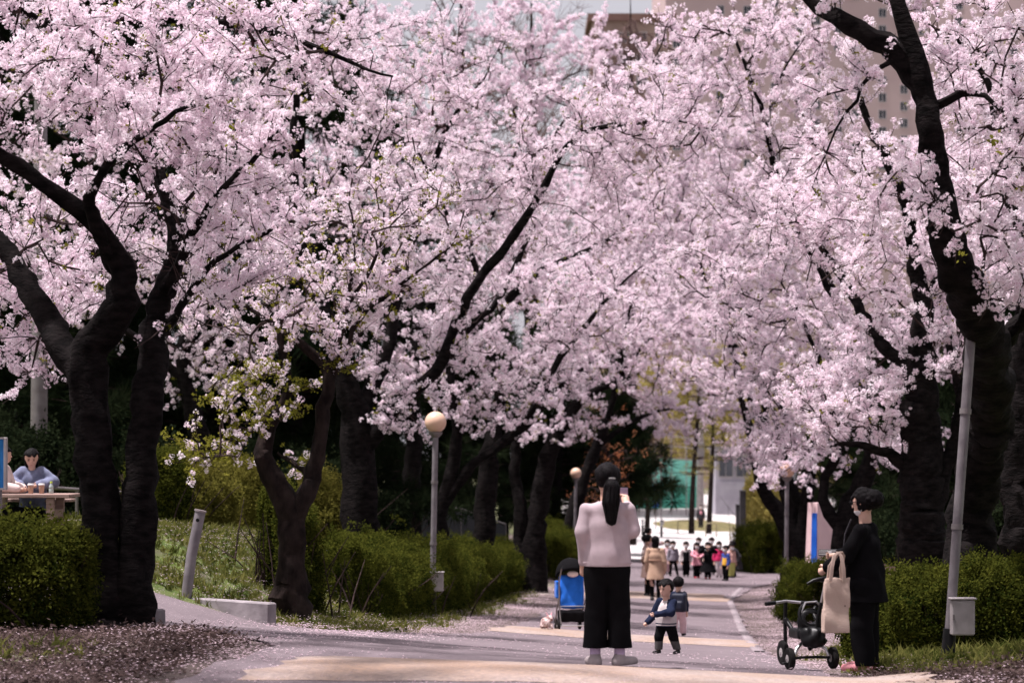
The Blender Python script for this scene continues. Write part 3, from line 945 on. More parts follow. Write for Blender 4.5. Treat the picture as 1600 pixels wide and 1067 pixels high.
cherry('farthest pale cherry tree crowning the middle of the avenue', 104, [
    [(1300, 850, .36), (1260, 740, .26), (1190, 560, .2), (1100, 400, .14), (1020, 290, .08)],
    [(1210, 610, .14), (1130, 520, .1), (1060, 480, .06)],
], [(1020, 330, 150, 100, 3, 0, 2), (990, 190, 130, 70, 3, 0, 1.2), (1180, 280, 150, 110, 3, 0, 1.6), (1100, 480, 90, 90, 2.5, 0, 1)],
    ntarget=110, seed=161)

cherry('cherry tree filling the gap behind the massive right trunk', 58, [
    [(1545, 870, .32), (1540, 740, .26), (1500, 600, .2), (1460, 420, .14), (1430, 240, .08)],
    [(1530, 700, .14), (1580, 560, .1), (1600, 380, .06)],
], [(1450, 340, 150, 130, 2.5, 0, 1.6), (1560, 440, 110, 140, 2.2, 0, 1.2), (1400, 560, 120, 80, 2, 0, 1), (1540, 120, 120, 110, 2, 0, .9), (1470, 690, 80, 40, 1.2, 0, .4)],
    ntarget=130, seed=171, templ=TB)

# two unseen avenue trees, added so their crowns shade the near path
NEARL = cherry('unseen cherry tree added out of frame on the left to shade the near path', 15, [
    [(-700, 1120, .32), (-700, 800, .28), (-650, 300, .24), (-500, -100, .18, 1), (-100, -500, .12, 2.5), (300, -600, .07, 4)],
    [(-650, 300, .16), (-900, -200, .12), (-1000, -600, .07)],
    [(-500, -50, .14, 1), (-300, -600, .1, 1), (0, -900, .05, 2)],
], [(-50, -560, 420, 200, 2.6, 4, 2.4), (500, -480, 320, 170, 2.4, 5, 2), (-500, -550, 350, 250, 2, 1, 1), (200, -620, 500, 160, 2, 1, 1)], ntarget=105, seed=181, dens=.9)
NEARR = cherry('unseen cherry tree added out of frame on the right to shade the near path', 16.5, [
    [(2080, 1110, .32), (2060, 800, .28), (2030, 300, .24), (1900, -100, .18, .6), (1550, -400, .12, 1.5), (1200, -500, .07, 2.5)],
    [(2030, 300, .16), (2250, -200, .12), (2300, -600, .07)],
    [(1950, 0, .14), (1750, -500, .1, 1), (1600, -900, .05, 1.5)],
], [(1400, -470, 400, 170, 2.4, 3, 2), (950, -450, 300, 150, 2.4, 3.5, 1.6), (2000, -500, 350, 300, 2, 0, 1), (1100, -560, 420, 150, 2, 0, 1)], ntarget=95, seed=191, dens=.9)

# copies of those two, unseen, added to block sky light from behind the viewer
def copy_tree(o, label, dx, dy):
    c = o.copy(); COL.objects.link(c); c.location = (o.location.x + dx, o.location.y + dy, float(gz(o.location.x + dx, o.location.y + dy)))
    c['label'] = label
    for ch in o.children:
        k = ch.copy(); COL.objects.link(k); k.parent = c
    return c


copy_tree(NEARL, 'unseen left cherry tree added level with the viewer to block sky light', .5, -11)
copy_tree(NEARR, 'unseen right cherry tree added level with the viewer to block sky light', -.5, -11)
copy_tree(NEARL, 'unseen left cherry tree added behind the viewer to block sky light', -.3, -21)
copy_tree(NEARR, 'unseen right cherry tree added behind the viewer to block sky light', .2, -21)
# ================================================================ HEDGES, BUSHES, GRASS
def hedge(name, label, line, width, height, n, mats='hedgeleaf', cat='hedge', group=None, templ=None, sc=(0.8, 1.3), seed=3, taper=0.0, stems=40):
    R = np.random.default_rng(seed)
    line = np.array(line, float)
    seg = np.linalg.norm(np.diff(line, axis=0), axis=1); cum = np.concatenate([[0], np.cumsum(seg)]); L = cum[-1]
    c = line.mean(0)
    org = np.array([c[0], c[1], float(gz(c[0], c[1]))])
    root = empty(name, org, 0, label, cat, group)

    def pt(s):
        return np.stack([np.interp(s, cum, line[:, 0]), np.interp(s, cum, line[:, 1])], -1)
    s = R.uniform(-width * 0.3, L + width * 0.3, n)
    P = pt(np.clip(s, 0, L)); d = pt(np.clip(s + 0.05, 0, L)) - pt(np.clip(s - 0.05, 0, L)); d /= np.linalg.norm(d, axis=1)[:, None] + 1e-9
    nr = np.stack([-d[:, 1], d[:, 0]], 1)
    w = np.arange(n)
    a = R.uniform(-1, 1, n); b = R.uniform(0, 1, n)
    shell = R.random(n) < 0.75
    side = R.random(n)
    a = np.where(shell & (side < 0.6), np.sign(a) * R.uniform(0.8, 1.02, n), a)
    b = np.where(shell & (side >= 0.6), R.uniform(0.85, 1.03, n), b)
    ends = np.minimum(np.clip((s + width * 0.3) / (width * 0.5), 0, 1), np.clip((L + width * 0.3 - s) / (width * 0.5), 0, 1)) ** 0.5
    lump = 1 + 0.17 * wob(s * 1.6, b * 3.0, 1.0) + 0.13 * wob(s * 5, b * 8 + a * 3, 1.2)
    lump = lump + np.where(R.random(n) < .12, R.uniform(.03, .26, n), 0)
    hh = height * lump * (1 - taper * s / max(L, 1e-6)) * (0.7 + 0.3 * ends)
    rad = width * 0.5 * ends * lump * (0.82 + 0.25 * b) * np.where(b > 0.65, 1 - (b - 0.65) * 1.15, 1)
    off = s - np.clip(s, 0, L)
    xy = P + nr * (a * rad)[:, None] + d * off[:, None]
    z = gz(xy[:, 0], xy[:, 1]) + 0.06 + b * hh
    V = np.stack([xy[:, 0], xy[:, 1], z], 1) - org
    sm = MB()
    for k in range(stems):
        q = R.uniform(0, L); p = pt(np.array([q]))[0] + R.normal(size=2) * width * 0.22
        zz = float(gz(p[0], p[1])) - 0.05
        top = R.uniform(0.6, 0.9) * height
        e = R.normal(size=2) * width * 0.25
        sm.tube([(p[0] - org[0], p[1] - org[1], zz - org[2]), (p[0] + e[0] * .4 - org[0], p[1] + e[1] * .4 - org[1], zz + top * .5 - org[2]), (p[0] + e[0] - org[0], p[1] + e[1] - org[1], zz + top - org[2])], [0.016, 0.011, 0.005], 5)
    so_ = sm.build('stems', [M['twig']], root, True); so_['kind'] = 'stuff'
    scatter('foliage', templ or TH, V, [M[mats]], root, sc, tint=np.clip(R.normal(0.5, 0.28, n) + (b - 0.5) * 0.35, 0, 1))
    return root


def xs(px, d):
    return (px - 800) / F * d


hedge('hedge', 'dark clipped hedge in the left foreground in front of the picnic table', [(-7.2, 22.6), (-5.2, 22.3), (-3.95, 22.1)], 1.0, .84, 6000, seed=5, stems=60)
hedge('hedge', 'long green clipped hedge behind the globe lamp post on the left', [(-2.35, 36.2), (-1.5, 46), (-0.8, 55), (-0.05, 66)], 1.15, .92, 17000, seed=6, stems=150, sc=(.75, 1.35))
hedge('hedge', 'green hedge behind the tilted lamp post on the right', [(xs(1372, 27.5), 27.5), (xs(1480, 25.5), 25.5), (xs(1690, 24.5), 24.5)], 0.95, 0.76, 8000, seed=7, stems=70)
hedge('hedge', 'short hedge on the left beside the second globe lamp', [(1.2, 78), (1.75, 92)], 1.4, 1.1, 5000, seed=8, sc=(1.0, 1.7))
hedge('bush', 'round loose green bush around the crooked cherry trunk', [(xs(425, 33), 33.2), (xs(478, 33), 33.4)], 1.25, 1.25, 5600, cat='bush', seed=9, stems=60)
hedge('bush', 'broad yellowish shrub on the grassy bank behind the slanted post', [(xs(245, 40), 40), (xs(335, 41), 41)], 1.3, 1.0, 4200, 'dryleaf', 'shrub', 'yellowish shrubs on the bank', TD, seed=10)
hedge('bush', 'yellowish shrub touching the left fork of the crooked tree', [(xs(365, 43), 43), (xs(425, 43), 43.5)], 1.3, 1.05, 3000, 'dryleaf', 'shrub', 'yellowish shrubs on the bank', TD, seed=12)
hedge('bush', 'yellowish shrub seen between the crooked tree and the thick straight trunk', [(xs(480, 45), 45), (xs(540, 45), 45)], 1.4, 1.25, 2800, 'dryleaf', 'shrub', 'yellowish shrubs on the bank', TD, seed=13)
hedge('bush', 'low green bush on the left bank directly behind the dark double trunk', [(xs(225, 36), 36), (xs(262, 36), 36.4)], 1.1, 0.95, 2200, 'hedgeleaf', 'bush', None, seed=14)
hedge('bush', 'rounded green bush left of the trike handle below the pink pillar', [(xs(1255, 50), 50), (xs(1300, 48), 48)], 1.25, 1.0, 4200, cat='bush', seed=15)
hedge('bush', 'dark bush at the foot of the many-stemmed cherry tree', [(xs(1172, 84), 84), (xs(1215, 80), 80)], 1.5, 1.35, 3800, cat='bush', seed=16, sc=(1, 1.7))
hedge('bush', 'tall light green bush behind the dark gate', [(xs(1172, 104), 104), (xs(1215, 104), 104)], 2.4, 2.9, 1500, 'ochre', cat='bush', seed=17, templ=TD, sc=(1.6, 2.6))
hedge('bush', 'bright green bush between the twin-stemmed cherry and the second lamp', [(xs(868, 72), 72), (xs(878, 76), 76)], 1.2, 1.1, 2400, cat='bush', seed=18, sc=(1, 1.5))

# grass on the verges and the bank
R = np.random.default_rng(44)
n = 130000
x = R.uniform(-9, 9, n); d = R.uniform(18.5, 62, n)
dx = x - pathx(d); ww = wob(x, d, 0.8)
g = sstep((-dx - 2.75 + 0.35 * ww) / 0.7) * sstep((d - 28.6) / 1.0)
ix = np.interp(x, fe[:, 0], fe[:, 1]); g = np.where((d < ix + 0.1) & (dx < 0), 0, g)
g = np.maximum(g, sstep((dx - 2.55 + 0.3 * ww) / 0.5) * sstep((d - 18.8) / 1.5) * (d < 34) * np.where(dx > 5.5, 0, 1))
g = np.maximum(g, 0.25 * sstep((ww - 0.25) / 0.3) * (dx < -2.9) * (d < 22.8))
g *= np.clip(0.75 + 0.5 * wob(x * 2.3, d * 2.3), 0.12, 1)
vis = (np.abs(x / d) < 0.23) & (R.random(n) < g * np.interp(d, [20, 45, 62], [1, 0.6, 0.35]))
x, d, dx = x[vis], d[vis], dx[vis]
pts = np.stack([x, d, gz(x, d) + 0.0], 1)
k = len(pts)
rot = np.stack([R.normal(0, 0.15, k), R.normal(0, 0.15, k), R.uniform(0, 6.28, k)], 1)
o = scatter('grass', TG, pts, [M['grass']], None, (0.6, 1.5), rot=rot, vi=R.choice(4, k, p=[.3, .25, .25, .2]))
tag(o, 'short green grass on the verges and the left bank', 'grass', kind='stuff')
NG = k
# leaf litter in the left foreground and the right verge
n = 60000
x = R.uniform(-6, 6.5, n); d = R.uniform(12, 30, n); dx = x - pathx(d)
g = np.where(dx < 0, sstep((-dx - 2.5) / 0.5) * (d < 23.2), sstep((dx - 2.5) / 0.4) * (d < 20.6) * .9)
ok = (R.random(n) < g * (np.abs(x / d) < 0.23)) & ((dx > 0) | (d < np.interp(x, ne[:, 0], ne[:, 1]) - .1))
x, d = x[ok], d[ok]
o = scatter('leaf_litter', TF, np.stack([x, d, gz(x, d) + 0.015], 1), [M['litter']], None, (0.5, 1.2), rot=np.stack([R.normal(0, .25, len(x)), R.normal(0, .25, len(x)), R.uniform(0, 6.28, len(x))], 1))
tag(o, 'brown leaf litter under the trees in the foreground', 'leaf litter', kind='stuff')
# fallen petals lying loose
n = 26000
d = 17 + 70 * R.random(n) ** 1.3; x = pathx(d) + R.normal(size=n) * 3.4
dx = x - pathx(d)
g = np.clip(0.05 + 0.8 * np.exp(-((np.abs(dx) - 3) / 0.8) ** 2), 0, 1) * np.clip(0.65 + 0.8 * wob(x, d), 0.15, 1)
ok = (R.random(n) < g) & (np.abs(x / d) < 0.23)
x, d = x[ok], d[ok]
x2 = R.uniform(-8, -1.5, 1800); d2 = R.uniform(29, 50, 1800); k2 = (x2 - pathx(d2) < -3.2) & (np.abs(x2 / d2) < .23)
x = np.concatenate([x, x2[k2]]); d = np.concatenate([d, d2[k2]])
lift = np.where(x - pathx(d) < -3.2, 0.06, 0.034)
TPT = []
for q in range(4):
    v = []; f = []; m = []
    for i in range(7):
        cx, cy = R.normal(size=2) * 0.11; a = R.uniform(0, 6.28); l_ = R.uniform(.011, .016)
        s = len(v); ca, sa = math.cos(a) * l_, math.sin(a) * l_
        v += [(cx - ca, cy - sa, .002), (cx + sa * .7, cy - ca * .7, .006), (cx + ca, cy + sa, .004), (cx - sa * .7, cy + ca * .7, .007)]
        f.append((s, s + 1, s + 2, s + 3)); m.append(0)
    TPT.append((v, f, m))
o = scatter('fallen_petals', TPT, np.stack([x, d, gz(x, d) + lift], 1), [M['fallen']], None, (0.8, 1.3), rot=np.stack([np.zeros(len(x)), np.zeros(len(x)), R.uniform(0, 6.28, len(x))], 1))
tag(o, 'pale pink petals fallen along the path', 'petals', kind='stuff')

# ================================================================ BACKGROUND TREES
def conifer(name, label, px, d, h, spread, seed, group, mats='pine', nl=15, cat='evergreen tree', lo=0.12, dens=1.0, sc=(1.2, 2.2), bark='bark', templ=None, rt=0.02):
    R = np.random.default_rng(seed)
    b = onground(px, d)
    root = empty(name, b, 0, label, cat, group)
    lean = R.normal(size=2) * 0.02
    tr = MB()
    tp = [(lean[0] * h * t_ + 0.1 * math.sin(t_ * 5 + seed), lean[1] * h * t_, h * t_ - 0.2) for t_ in np.linspace(0, 1, 9)]
    tr.tube(tp, [h * rt * (1 - 0.85 * t_) + 0.03 for t_ in np.linspace(0, 1, 9)], 9, noise=0.08, seed=seed)
    br = MB(); pts = []
    for i in range(nl * 5):
        t_ = lo + (1 - lo) * R.random()
        z = h * t_; w = R.uniform(0, 6.28); L = spread * (1 - t_) ** 0.7 * R.uniform(0.6, 1.15) + 0.3
        p0 = np.array([lean[0] * z, lean[1] * z, z]); u_ = np.array([math.cos(w), math.sin(w), 0.12])
        q = [p0 + u_ * L * a + np.array([0, 0, -0.15 * L * a * a]) for a in (0, 0.35, 0.7, 1)]
        br.tube([list(v) for v in q], [0.05, 0.035, 0.02, 0.006], 4, cap=False)
        for a in R.uniform(0.2, 1.05, int(3 + L * 3.2 * dens)):
            pts.append(p0 + u_ * L * a + np.array([0, 0, -0.15 * L * a * a]) + R.normal(size=3) * np.array([.16, .16, .1]) * (1 + a))
    tr.build('trunk', [M[bark]], root, True)
    br.build('branches', [M['twig']], root, True)['kind'] = 'stuff'
    scatter('crown', templ or TP, pts, [M[mats]], root, sc)
    return root


for i, (px, d, h, sp) in enumerate([(-60, 58, 17, 4.2), (35, 66, 19, 4.4), (120, 60, 16, 4.0), (215, 70, 20, 4.4), (300, 62, 16, 4.2), (385, 72, 19, 4.4), (455, 64, 15, 4.0), (530, 76, 17, 4.2), (610, 82, 15, 4.0), (165, 84, 22, 4.8), (345, 90, 22, 4.8), (20, 88, 22, 4.8)]):
    k_ = sorted([-60, 35, 120, 215, 300, 385, 455, 530, 610, 165, 345, 20]).index(px)
    conifer('evergreen_tree', 'tall dark evergreen in the shaded wood behind the left cherries, %s from the left' % ORD[k_], px, d, h, sp, 200 + i, 'dark evergreens on the left hillside', lo=0.03)
for i, (px, d, h, sp) in enumerate([(700, 92, 11, 3.6), (790, 98, 11, 3.4), (865, 92, 9.5, 3.0)]):
    conifer('evergreen_tree', ['shorter dark evergreen directly behind the globe lamp post', 'shorter dark evergreen behind the stout cherry by the net fence', 'shorter dark evergreen just left of the second globe lamp'][i], px, d, h, sp, 230 + i, 'dark evergreens behind the mid-left trunks', lo=0.1)
conifer('evergreen_tree', 'dark pine rising directly behind the head of the woman in the pale sweater', 962, 100, 8.2, 2.6, 240, None, lo=0.22)
for i, (px, d, h, sp) in enumerate([(1400, 78, 8.5, 3.2), (1480, 70, 8, 3), (1570, 66, 9, 3.2), (1650, 72, 10, 3.6), (1340, 92, 7.5, 3)]):
    conifer('evergreen_tree', ['dark evergreen behind the head of the woman in black', 'dark evergreen behind the lower pole of the tilted lamp', 'dark evergreen behind the big leaning trunk on the right', 'dark evergreen half cut by the right edge', 'dark evergreen behind the pink pillar sign'][i], px, d, h, sp, 250 + i, 'dark evergreens behind the right trunks', lo=0.03)
for i, (px, d) in enumerate([(-30, 46), (25, 48), (95, 50), (160, 47), (250, 52), (340, 54), (420, 53), (500, 58), (590, 62), (690, 74)]):
    xx = xs(px, d)
    hedge('shrub', 'dark shrub in the deep shade below the left evergreens, %s from the left' % ORD[i], [(xx - .6, d), (xx + .6, d + .3)], 1.8, 1.5 + 0.4 * math.sin(i * 2.1), 1100, 'pine', 'shrub', 'dark shrubs under the left wood', TL, (1.4, 2.4), 300 + i, stems=25)
for i, (px, d) in enumerate([(1390, 60), (1460, 56), (1545, 52), (1610, 50)]):
    xx = xs(px, d)
    hedge('shrub', 'dark shrub in the shade behind the right-hand hedge, %s from the left' % ORD[i], [(xx - .6, d), (xx + .6, d + .3)], 1.7, 1.7, 1000, 'pine', 'shrub', 'dark shrubs behind the right hedge', TL, (1.4, 2.4), 320 + i, stems=25)

# small russet-leaved tree and far trees
def leafy(name, label, px, d, h, cr, ch, seed, mats, group=None, n=1500, cat='tree', sc=(2, 3.4), bark='bark2', templ=None, bare=False, droop=0.0, nt_=60, rtr=.016):
    """free-standing tree: trunk, forking branches, foliage or bare twigs"""
    R = np.random.default_rng(seed)
    b = onground(px, d)
    root = empty(name, b, 0, label, cat, group)
    tr = MB(); br = MB(); pts = []
    h0 = h - ch
    tr.tube([(0, 0, -0.2), (0.1, 0, h0 * .5), (0, 0.1, h0), (0.05, 0, h0 + ch * .45), (0, 0, h * .97)], [h * rtr * 1.3, h * rtr, h * rtr * .9, h * rtr * .55, .02], 9, noise=.1, seed=seed)
    for i in range(nt_):
        z0 = R.uniform(h0 * .75, h0 + ch * .75); w = R.uniform(0, 6.28)
        L = cr * R.uniform(.55, 1.1) * (1 - max(0, (z0 - h0) / ch) * .6)
        u_ = np.array([math.cos(w), math.sin(w), R.uniform(.25, .9)]); u_ /= np.linalg.norm(u_)
        q = [np.array([0, 0, z0])]
        for j in range(5):
            q.append(q[-1] + u_ * L / 5); u_ = u_ + R.normal(size=3) * .18 - np.array([0, 0, droop]); u_ /= np.linalg.norm(u_)
        br.tube([list(v) for v in q], np.linspace(.05, .012, 6).tolist(), 5, cap=False)
        for j in range(1, 6):
            for _ in range(7 if bare else 2):
                u2 = R.normal(size=3) + u_ - np.array([0, 0, droop * 5]); u2 /= np.linalg.norm(u2); L2 = R.uniform(.4, 1.3) * cr / 4
                q2 = [q[j], q[j] + u2 * L2 * .5, q[j] + u2 * L2 * .9 + R.normal(size=3) * .08 - np.array([0, 0, droop * L2 * 1.4])]
                br.tube([list(v) for v in q2], [.016, .012, .007], 3, cap=False)
                pts.append(q2[2]); pts.append(q2[1])
    tr.build('trunk', [M[bark]], root, True)
    br.build('branches', [M['baretwig' if bare else 'twig']], root, True)['kind'] = 'stuff'
    if not bare:
        pts = np.array(pts); k = R.integers(0, len(pts), n)
        scatter('crown', templ or TL, pts[k] + R.normal(size=(n, 3)) * cr * .13, [M[mats]], root, sc)
    return root


leafy('russet_tree', 'small tree with russet leaves beside the dark pine', 948, 90, 6.0, 1.5, 3.4, 401, 'redleaf', n=110, sc=(1.1, 1.7), nt_=20)
leafy('bare_tree', 'bare brown tree against the sky at the top, left of the apartment block', 720, 125, 30, 7.5, 17, 402, None, None, bare=True, nt_=70)
leafy('bare_tree', 'bare grey-brown tree top beside the patch of sky', 830, 135, 31, 6, 14, 403, None, None, bare=True, nt_=60)
leafy('bare_tree', 'bare tree with drooping brown twigs in front of the tan building', 985, 118, 27.5, 4.2, 10, 404, None, None, bare=True, droop=.22, nt_=60, rtr=.008)
leafy('bare_tree', 'slender reddish bare tree standing by the green court screen', 1010, 150, 9.5, 2.4, 6.5, 405, None, None, bare=True, nt_=60)
conifer('larch_tree', 'straight sparse conifer in front of the green court screen', 1082, 150, 12, 1.8, 406, 'sparse conifers by the court', 'ochre', 9, 'conifer', .3, .35, (1, 1.8), 'bark2', TL, .014)
conifer('larch_tree', 'sparse green-tipped conifer left of the grey louvred building', 1110, 152, 11, 2.0, 407, 'sparse conifers by the court', 'dryleaf', 10, 'conifer', .35, .6, (1, 1.8), 'bark2', TD, .014)
for i, (px, d, h) in enumerate([(960, 250, 17), (1020, 262, 19), (1075, 255, 18), (1130, 265, 20), (1190, 250, 19), (1250, 258, 20), (1310, 250, 19), (1380, 255, 21), (1460, 250, 21), (1550, 255, 21), (1640, 250, 21), (900, 255, 20)]):
    k_ = sorted([960, 1020, 1075, 1130, 1190, 1250, 1310, 1380, 1460, 1550, 1640, 900]).index(px)
    leafy('ochre_tree', 'yellowish spring tree in the far row behind the court, %s from the left' % ORD[k_], px, d, h, 4.5, h * .85, 420 + i, 'ochre', 'yellowish trees far behind the court', 900, sc=(4, 7), nt_=50)
# ================================================================ BUILT THINGS
def lamp(label, px, d, lean=(0.0, 0.0), h=3.05, boxh=(0.36, 0.68), r=0.055, up=0.0):
    b = onground(px, d, up)
    root = empty('globe_lamp', b, 0, label, 'lamp post', 'globe lamp posts along the path')
    lx, ly = lean
    P = lambda z: (lx * z, ly * z, z)
    m = MB(); m.tube([P(-0.1), P(1.2), P(2.2), P(h - 0.02)], r * 0.9, 14); m.build('pole', [M['post']], root, True)
    for zc in (1.15, 2.2): MB().tube([P(zc), P(zc + .05)], r * 1.08, 14).build('joint_ring', [M['metald']], root, True)
    m = MB(); m.tube([P(-0.12), P(0.1), P(boxh[0] + 0.05)], [r * 1.5, r * 1.25, r * 1.2], 14); m.build('base_sleeve', [M['black']], root, True)
    m = MB(); c = P((boxh[0] + boxh[1]) / 2); m.box((c[0] - .02, c[1] - .17, boxh[0]), (c[0] + .19, c[1] - .055, boxh[1]), .012)
    bx = m.build('control_box', [M['boxgrey']], root)
    m = MB(); m.box((c[0] - .035, c[1] - .185, boxh[1] + .002), (c[0] + .205, c[1] - .045, boxh[1] + .02), .006); m.build('lid', [M['boxgrey']], bx)
    m = MB(); m.box((c[0] - .012, c[1] - .178, (boxh[0] + boxh[1]) / 2 - .02), (c[0] + .004, c[1] - .171, (boxh[0] + boxh[1]) / 2 + .03)); m.build('latch', [M['metald']], bx)
    t = P(h)
    m = MB(); m.lathe([(r * .9, -.06), (r * 1.3, -.04), (r * 2.0, 0), (r * 2.2, .03), (r * 1.6, .045)], 18, org=t); m.build('collar', [M['metald']], root, True)
    gr = 0.185; pr = [(gr * math.cos(a), gr + .02 + gr * math.sin(a)) for a in np.linspace(-1.25, 1.56, 18)]
    m = MB(); m.lathe(pr, 26, org=t); m.build('globe', [M['globe']], root, True)
    return root


lamp('globe lamp post with grey box standing in front of the long left hedge', 675, 41.5, (.02, 0), up=.1)
lamp('smaller globe lamp post farther down the left side above the blue stroller', 897, 82, (.02, 0))
lamp('slim globe lamp post on the right of the path beyond the trike', 1228, 57, (.008, 0))
lamp('tilted lamp post at the right edge with a grey box near its foot', 1481, 22, (.076, .02), h=3.15, boxh=(.2, .52), r=.05, up=.06)
lamp('tiny far globe lamp in front of the green court screen', 1033, 165, (0, 0), h=4.2)

# leaning steel post and kerb stones by the drive
p = onground(291, 29.1)
root = empty('steel_post', p, 0, 'slanted grey steel tube post beside the drive on the left', 'post')
m = MB(); m.tube([(-.02, 0, -.15), (.06, .02, .5), (.165, .04, 1.03)], .064, 16); m.build('tube', [M['post']], root, True)
m = MB(); m.tube([(.163, .04, 1.028), (.168, .04, 1.05)], .074, 16); m.build('cap', [M['metal']], root, True)
m = MB(); m.lathe([(.022, -.09), (.022, -.07)], 10, 'Y', (.145, .02, .93)); m.build('bolt_hole', [M['black']], root)


def kerb(label, px0, px1, d0, d1, h, w=.16, yy=None):
    a = onground(px0, d0); b = onground(px1, d1)
    if yy: a, b = at(px0, yy[0], d0), at(px1, yy[1], d1)
    v = b - a; L = v.length
    o = MB().box((0, -w / 2, -.2), (L, w / 2, h), .015).build('kerb_stone', [M['concrete']])
    o.location = a; o.rotation_euler = (0, -math.asin(v.z / L), math.atan2(v.y, v.x))
    return tag(o, label, 'kerb stone', 'kerb stones by the drive')


kerb('long pale kerb stone lying between the slanted post and the crooked tree', 302, 426, 29.15, 28.5, .17, .16, (955, 964))
kerb('short pale kerb stone at the foot of the dark double-trunked cherry tree', 205, 243, 23.9, 22.9, .2, .2)
kerb('low dark kerb stone on the far right bend of the path by the gate', 1158, 1190, 84, 83, .1)

# guard rail on the bank, net fence, wooden rail
def rail(name, label, pts, h, mats, n=4, r=.03, cat='railing'):
    P = [onground(px, d) for px, d in pts]
    root = empty(name, P[0], 0, label, cat)
    o0 = P[0]
    m = MB(); m.tube([p - o0 + Vector((0, 0, h)) for p in P], r, 8); m.build('rail', [mats], root, True)
    for p in P:
        q = p - o0
        MB().tube([q + Vector((0, 0, -.2)), q + Vector((0, 0, h - .02))], r * .9, 8).build('post', [mats], root, True)
    return root, P


rail('guard_rail', 'grey tube railing behind the picnic table in the shade', [(-20, 40), (40, 41), (120, 42), (200, 43), (280, 44)], .75, M['metald'])
root, P = rail('net_fence', 'dark net fence with pale top rail behind the left trunks', [(580, 68), (650, 70), (720, 72), (790, 74)], 1.25, M['metald'], r=.025, cat='fence')
M['net'] = mat('dark_net', (.03, .032, .036), (.05, .052, .056), 40, .9)
for a, b in zip(P[:-1], P[1:]):
    m = MB(); e = Vector((.01, -.02, 0)); a_, b_ = a - P[0], b - P[0]
    for s in range(11):
        q = a_.lerp(b_, (s + .5) / 11); m.tube([q + Vector((0, 0, .1)), q + Vector((0, 0, 1.22))], .006, 4)
    v = b_ - a_; nrm = Vector((-v.y, v.x, 0)).normalized() * .012
    m.quads([a_ + nrm + Vector((0, 0, .08)), b_ + nrm + Vector((0, 0, .08)), b_ + nrm + Vector((0, 0, 1.2)), a_ + nrm + Vector((0, 0, 1.2)), a_ - nrm + Vector((0, 0, .08)), b_ - nrm + Vector((0, 0, .08)), b_ - nrm + Vector((0, 0, 1.2)), a_ - nrm + Vector((0, 0, 1.2))], [(0, 1, 2, 3), (7, 6, 5, 4), (3, 2, 6, 7), (0, 4, 5, 1)])
    m.build('net_panel', [M['net']], root)['kind'] = 'stuff'
p = onground(1372, 46)
root = empty('wooden_rail', p, 0, 'weathered wooden rail on posts behind the woman in black', 'railing')
MB().box((-.1, -.06, .98), (1.6, .06, 1.1), .01).build('beam', [M['wood']], root).rotation_euler = (0, .16, 0)
for xx, zz in ((.25, .92), (1.2, .78)):
    MB().box((xx - .07, -.07, -.2), (xx + .07, .07, zz), .01).build('post', [M['wood']], root)

# concrete utility pole in the left wood
p = onground(60, 50)
root = empty('utility_pole', p, 0, 'plain grey utility pole in the shade behind the picnic table', 'pole')
MB().tube([(0, 0, -.3), (.02, 0, 3), (.05, 0, 9)], [.19, .17, .13], 14).build('shaft', [M['metald']], root, True)

# pink pillar sign on the right
p = onground(1281, 56)
PILLAR = root = empty('pillar_sign', p, math.radians(38), 'pale pink pillar sign with a blue panel behind the right cherry forks', 'sign')
M['pinkpaint'] = mat('pale_pink_paint', (.62, .43, .44), (.7, .5, .51), 3, .7)
M['bluepaint'] = mat('blue_sign_paint', (.01, .07, .36), (.015, .1, .45), 3, .5)
m = MB(); m.quads([(-.42, -.3, -.3), (.42, -.3, -.3), (.42, .3, -.3), (-.42, .3, -.3), (-.3, -.2, 2.55), (.3, -.2, 2.55), (.3, .2, 2.55), (-.3, .2, 2.55)], [(0, 3, 2, 1), (4, 5, 6, 7), (0, 1, 5, 4), (1, 2, 6, 5), (2, 3, 7, 6), (3, 0, 4, 7)])
m.build('pillar', [M['pinkpaint']], root)
m = MB(); m.quads([(-.392, .0, .9), (-.392, -.25, .9), (-.332, -.2, 2.3), (-.332, .0, 2.3), (-.36, .0, .9), (-.36, -.25, .9), (-.30, -.2, 2.3), (-.30, .0, 2.3)], [(0, 1, 2, 3), (1, 5, 6, 2), (5, 4, 7, 6), (4, 0, 3, 7), (3, 2, 6, 7), (4, 5, 1, 0)])
pn = m.build('panel', [M['bluepaint']], root)
m = MB()
for k in range(4): m.box((-.395 + k * .002, -.2, .98 + k * .035), (-.388 + k * .002, -.04, .992 + k * .035))
m.build('print', [M['white']], pn)['kind'] = 'stuff'

PILLAR.scale = (.78, .78, .95)
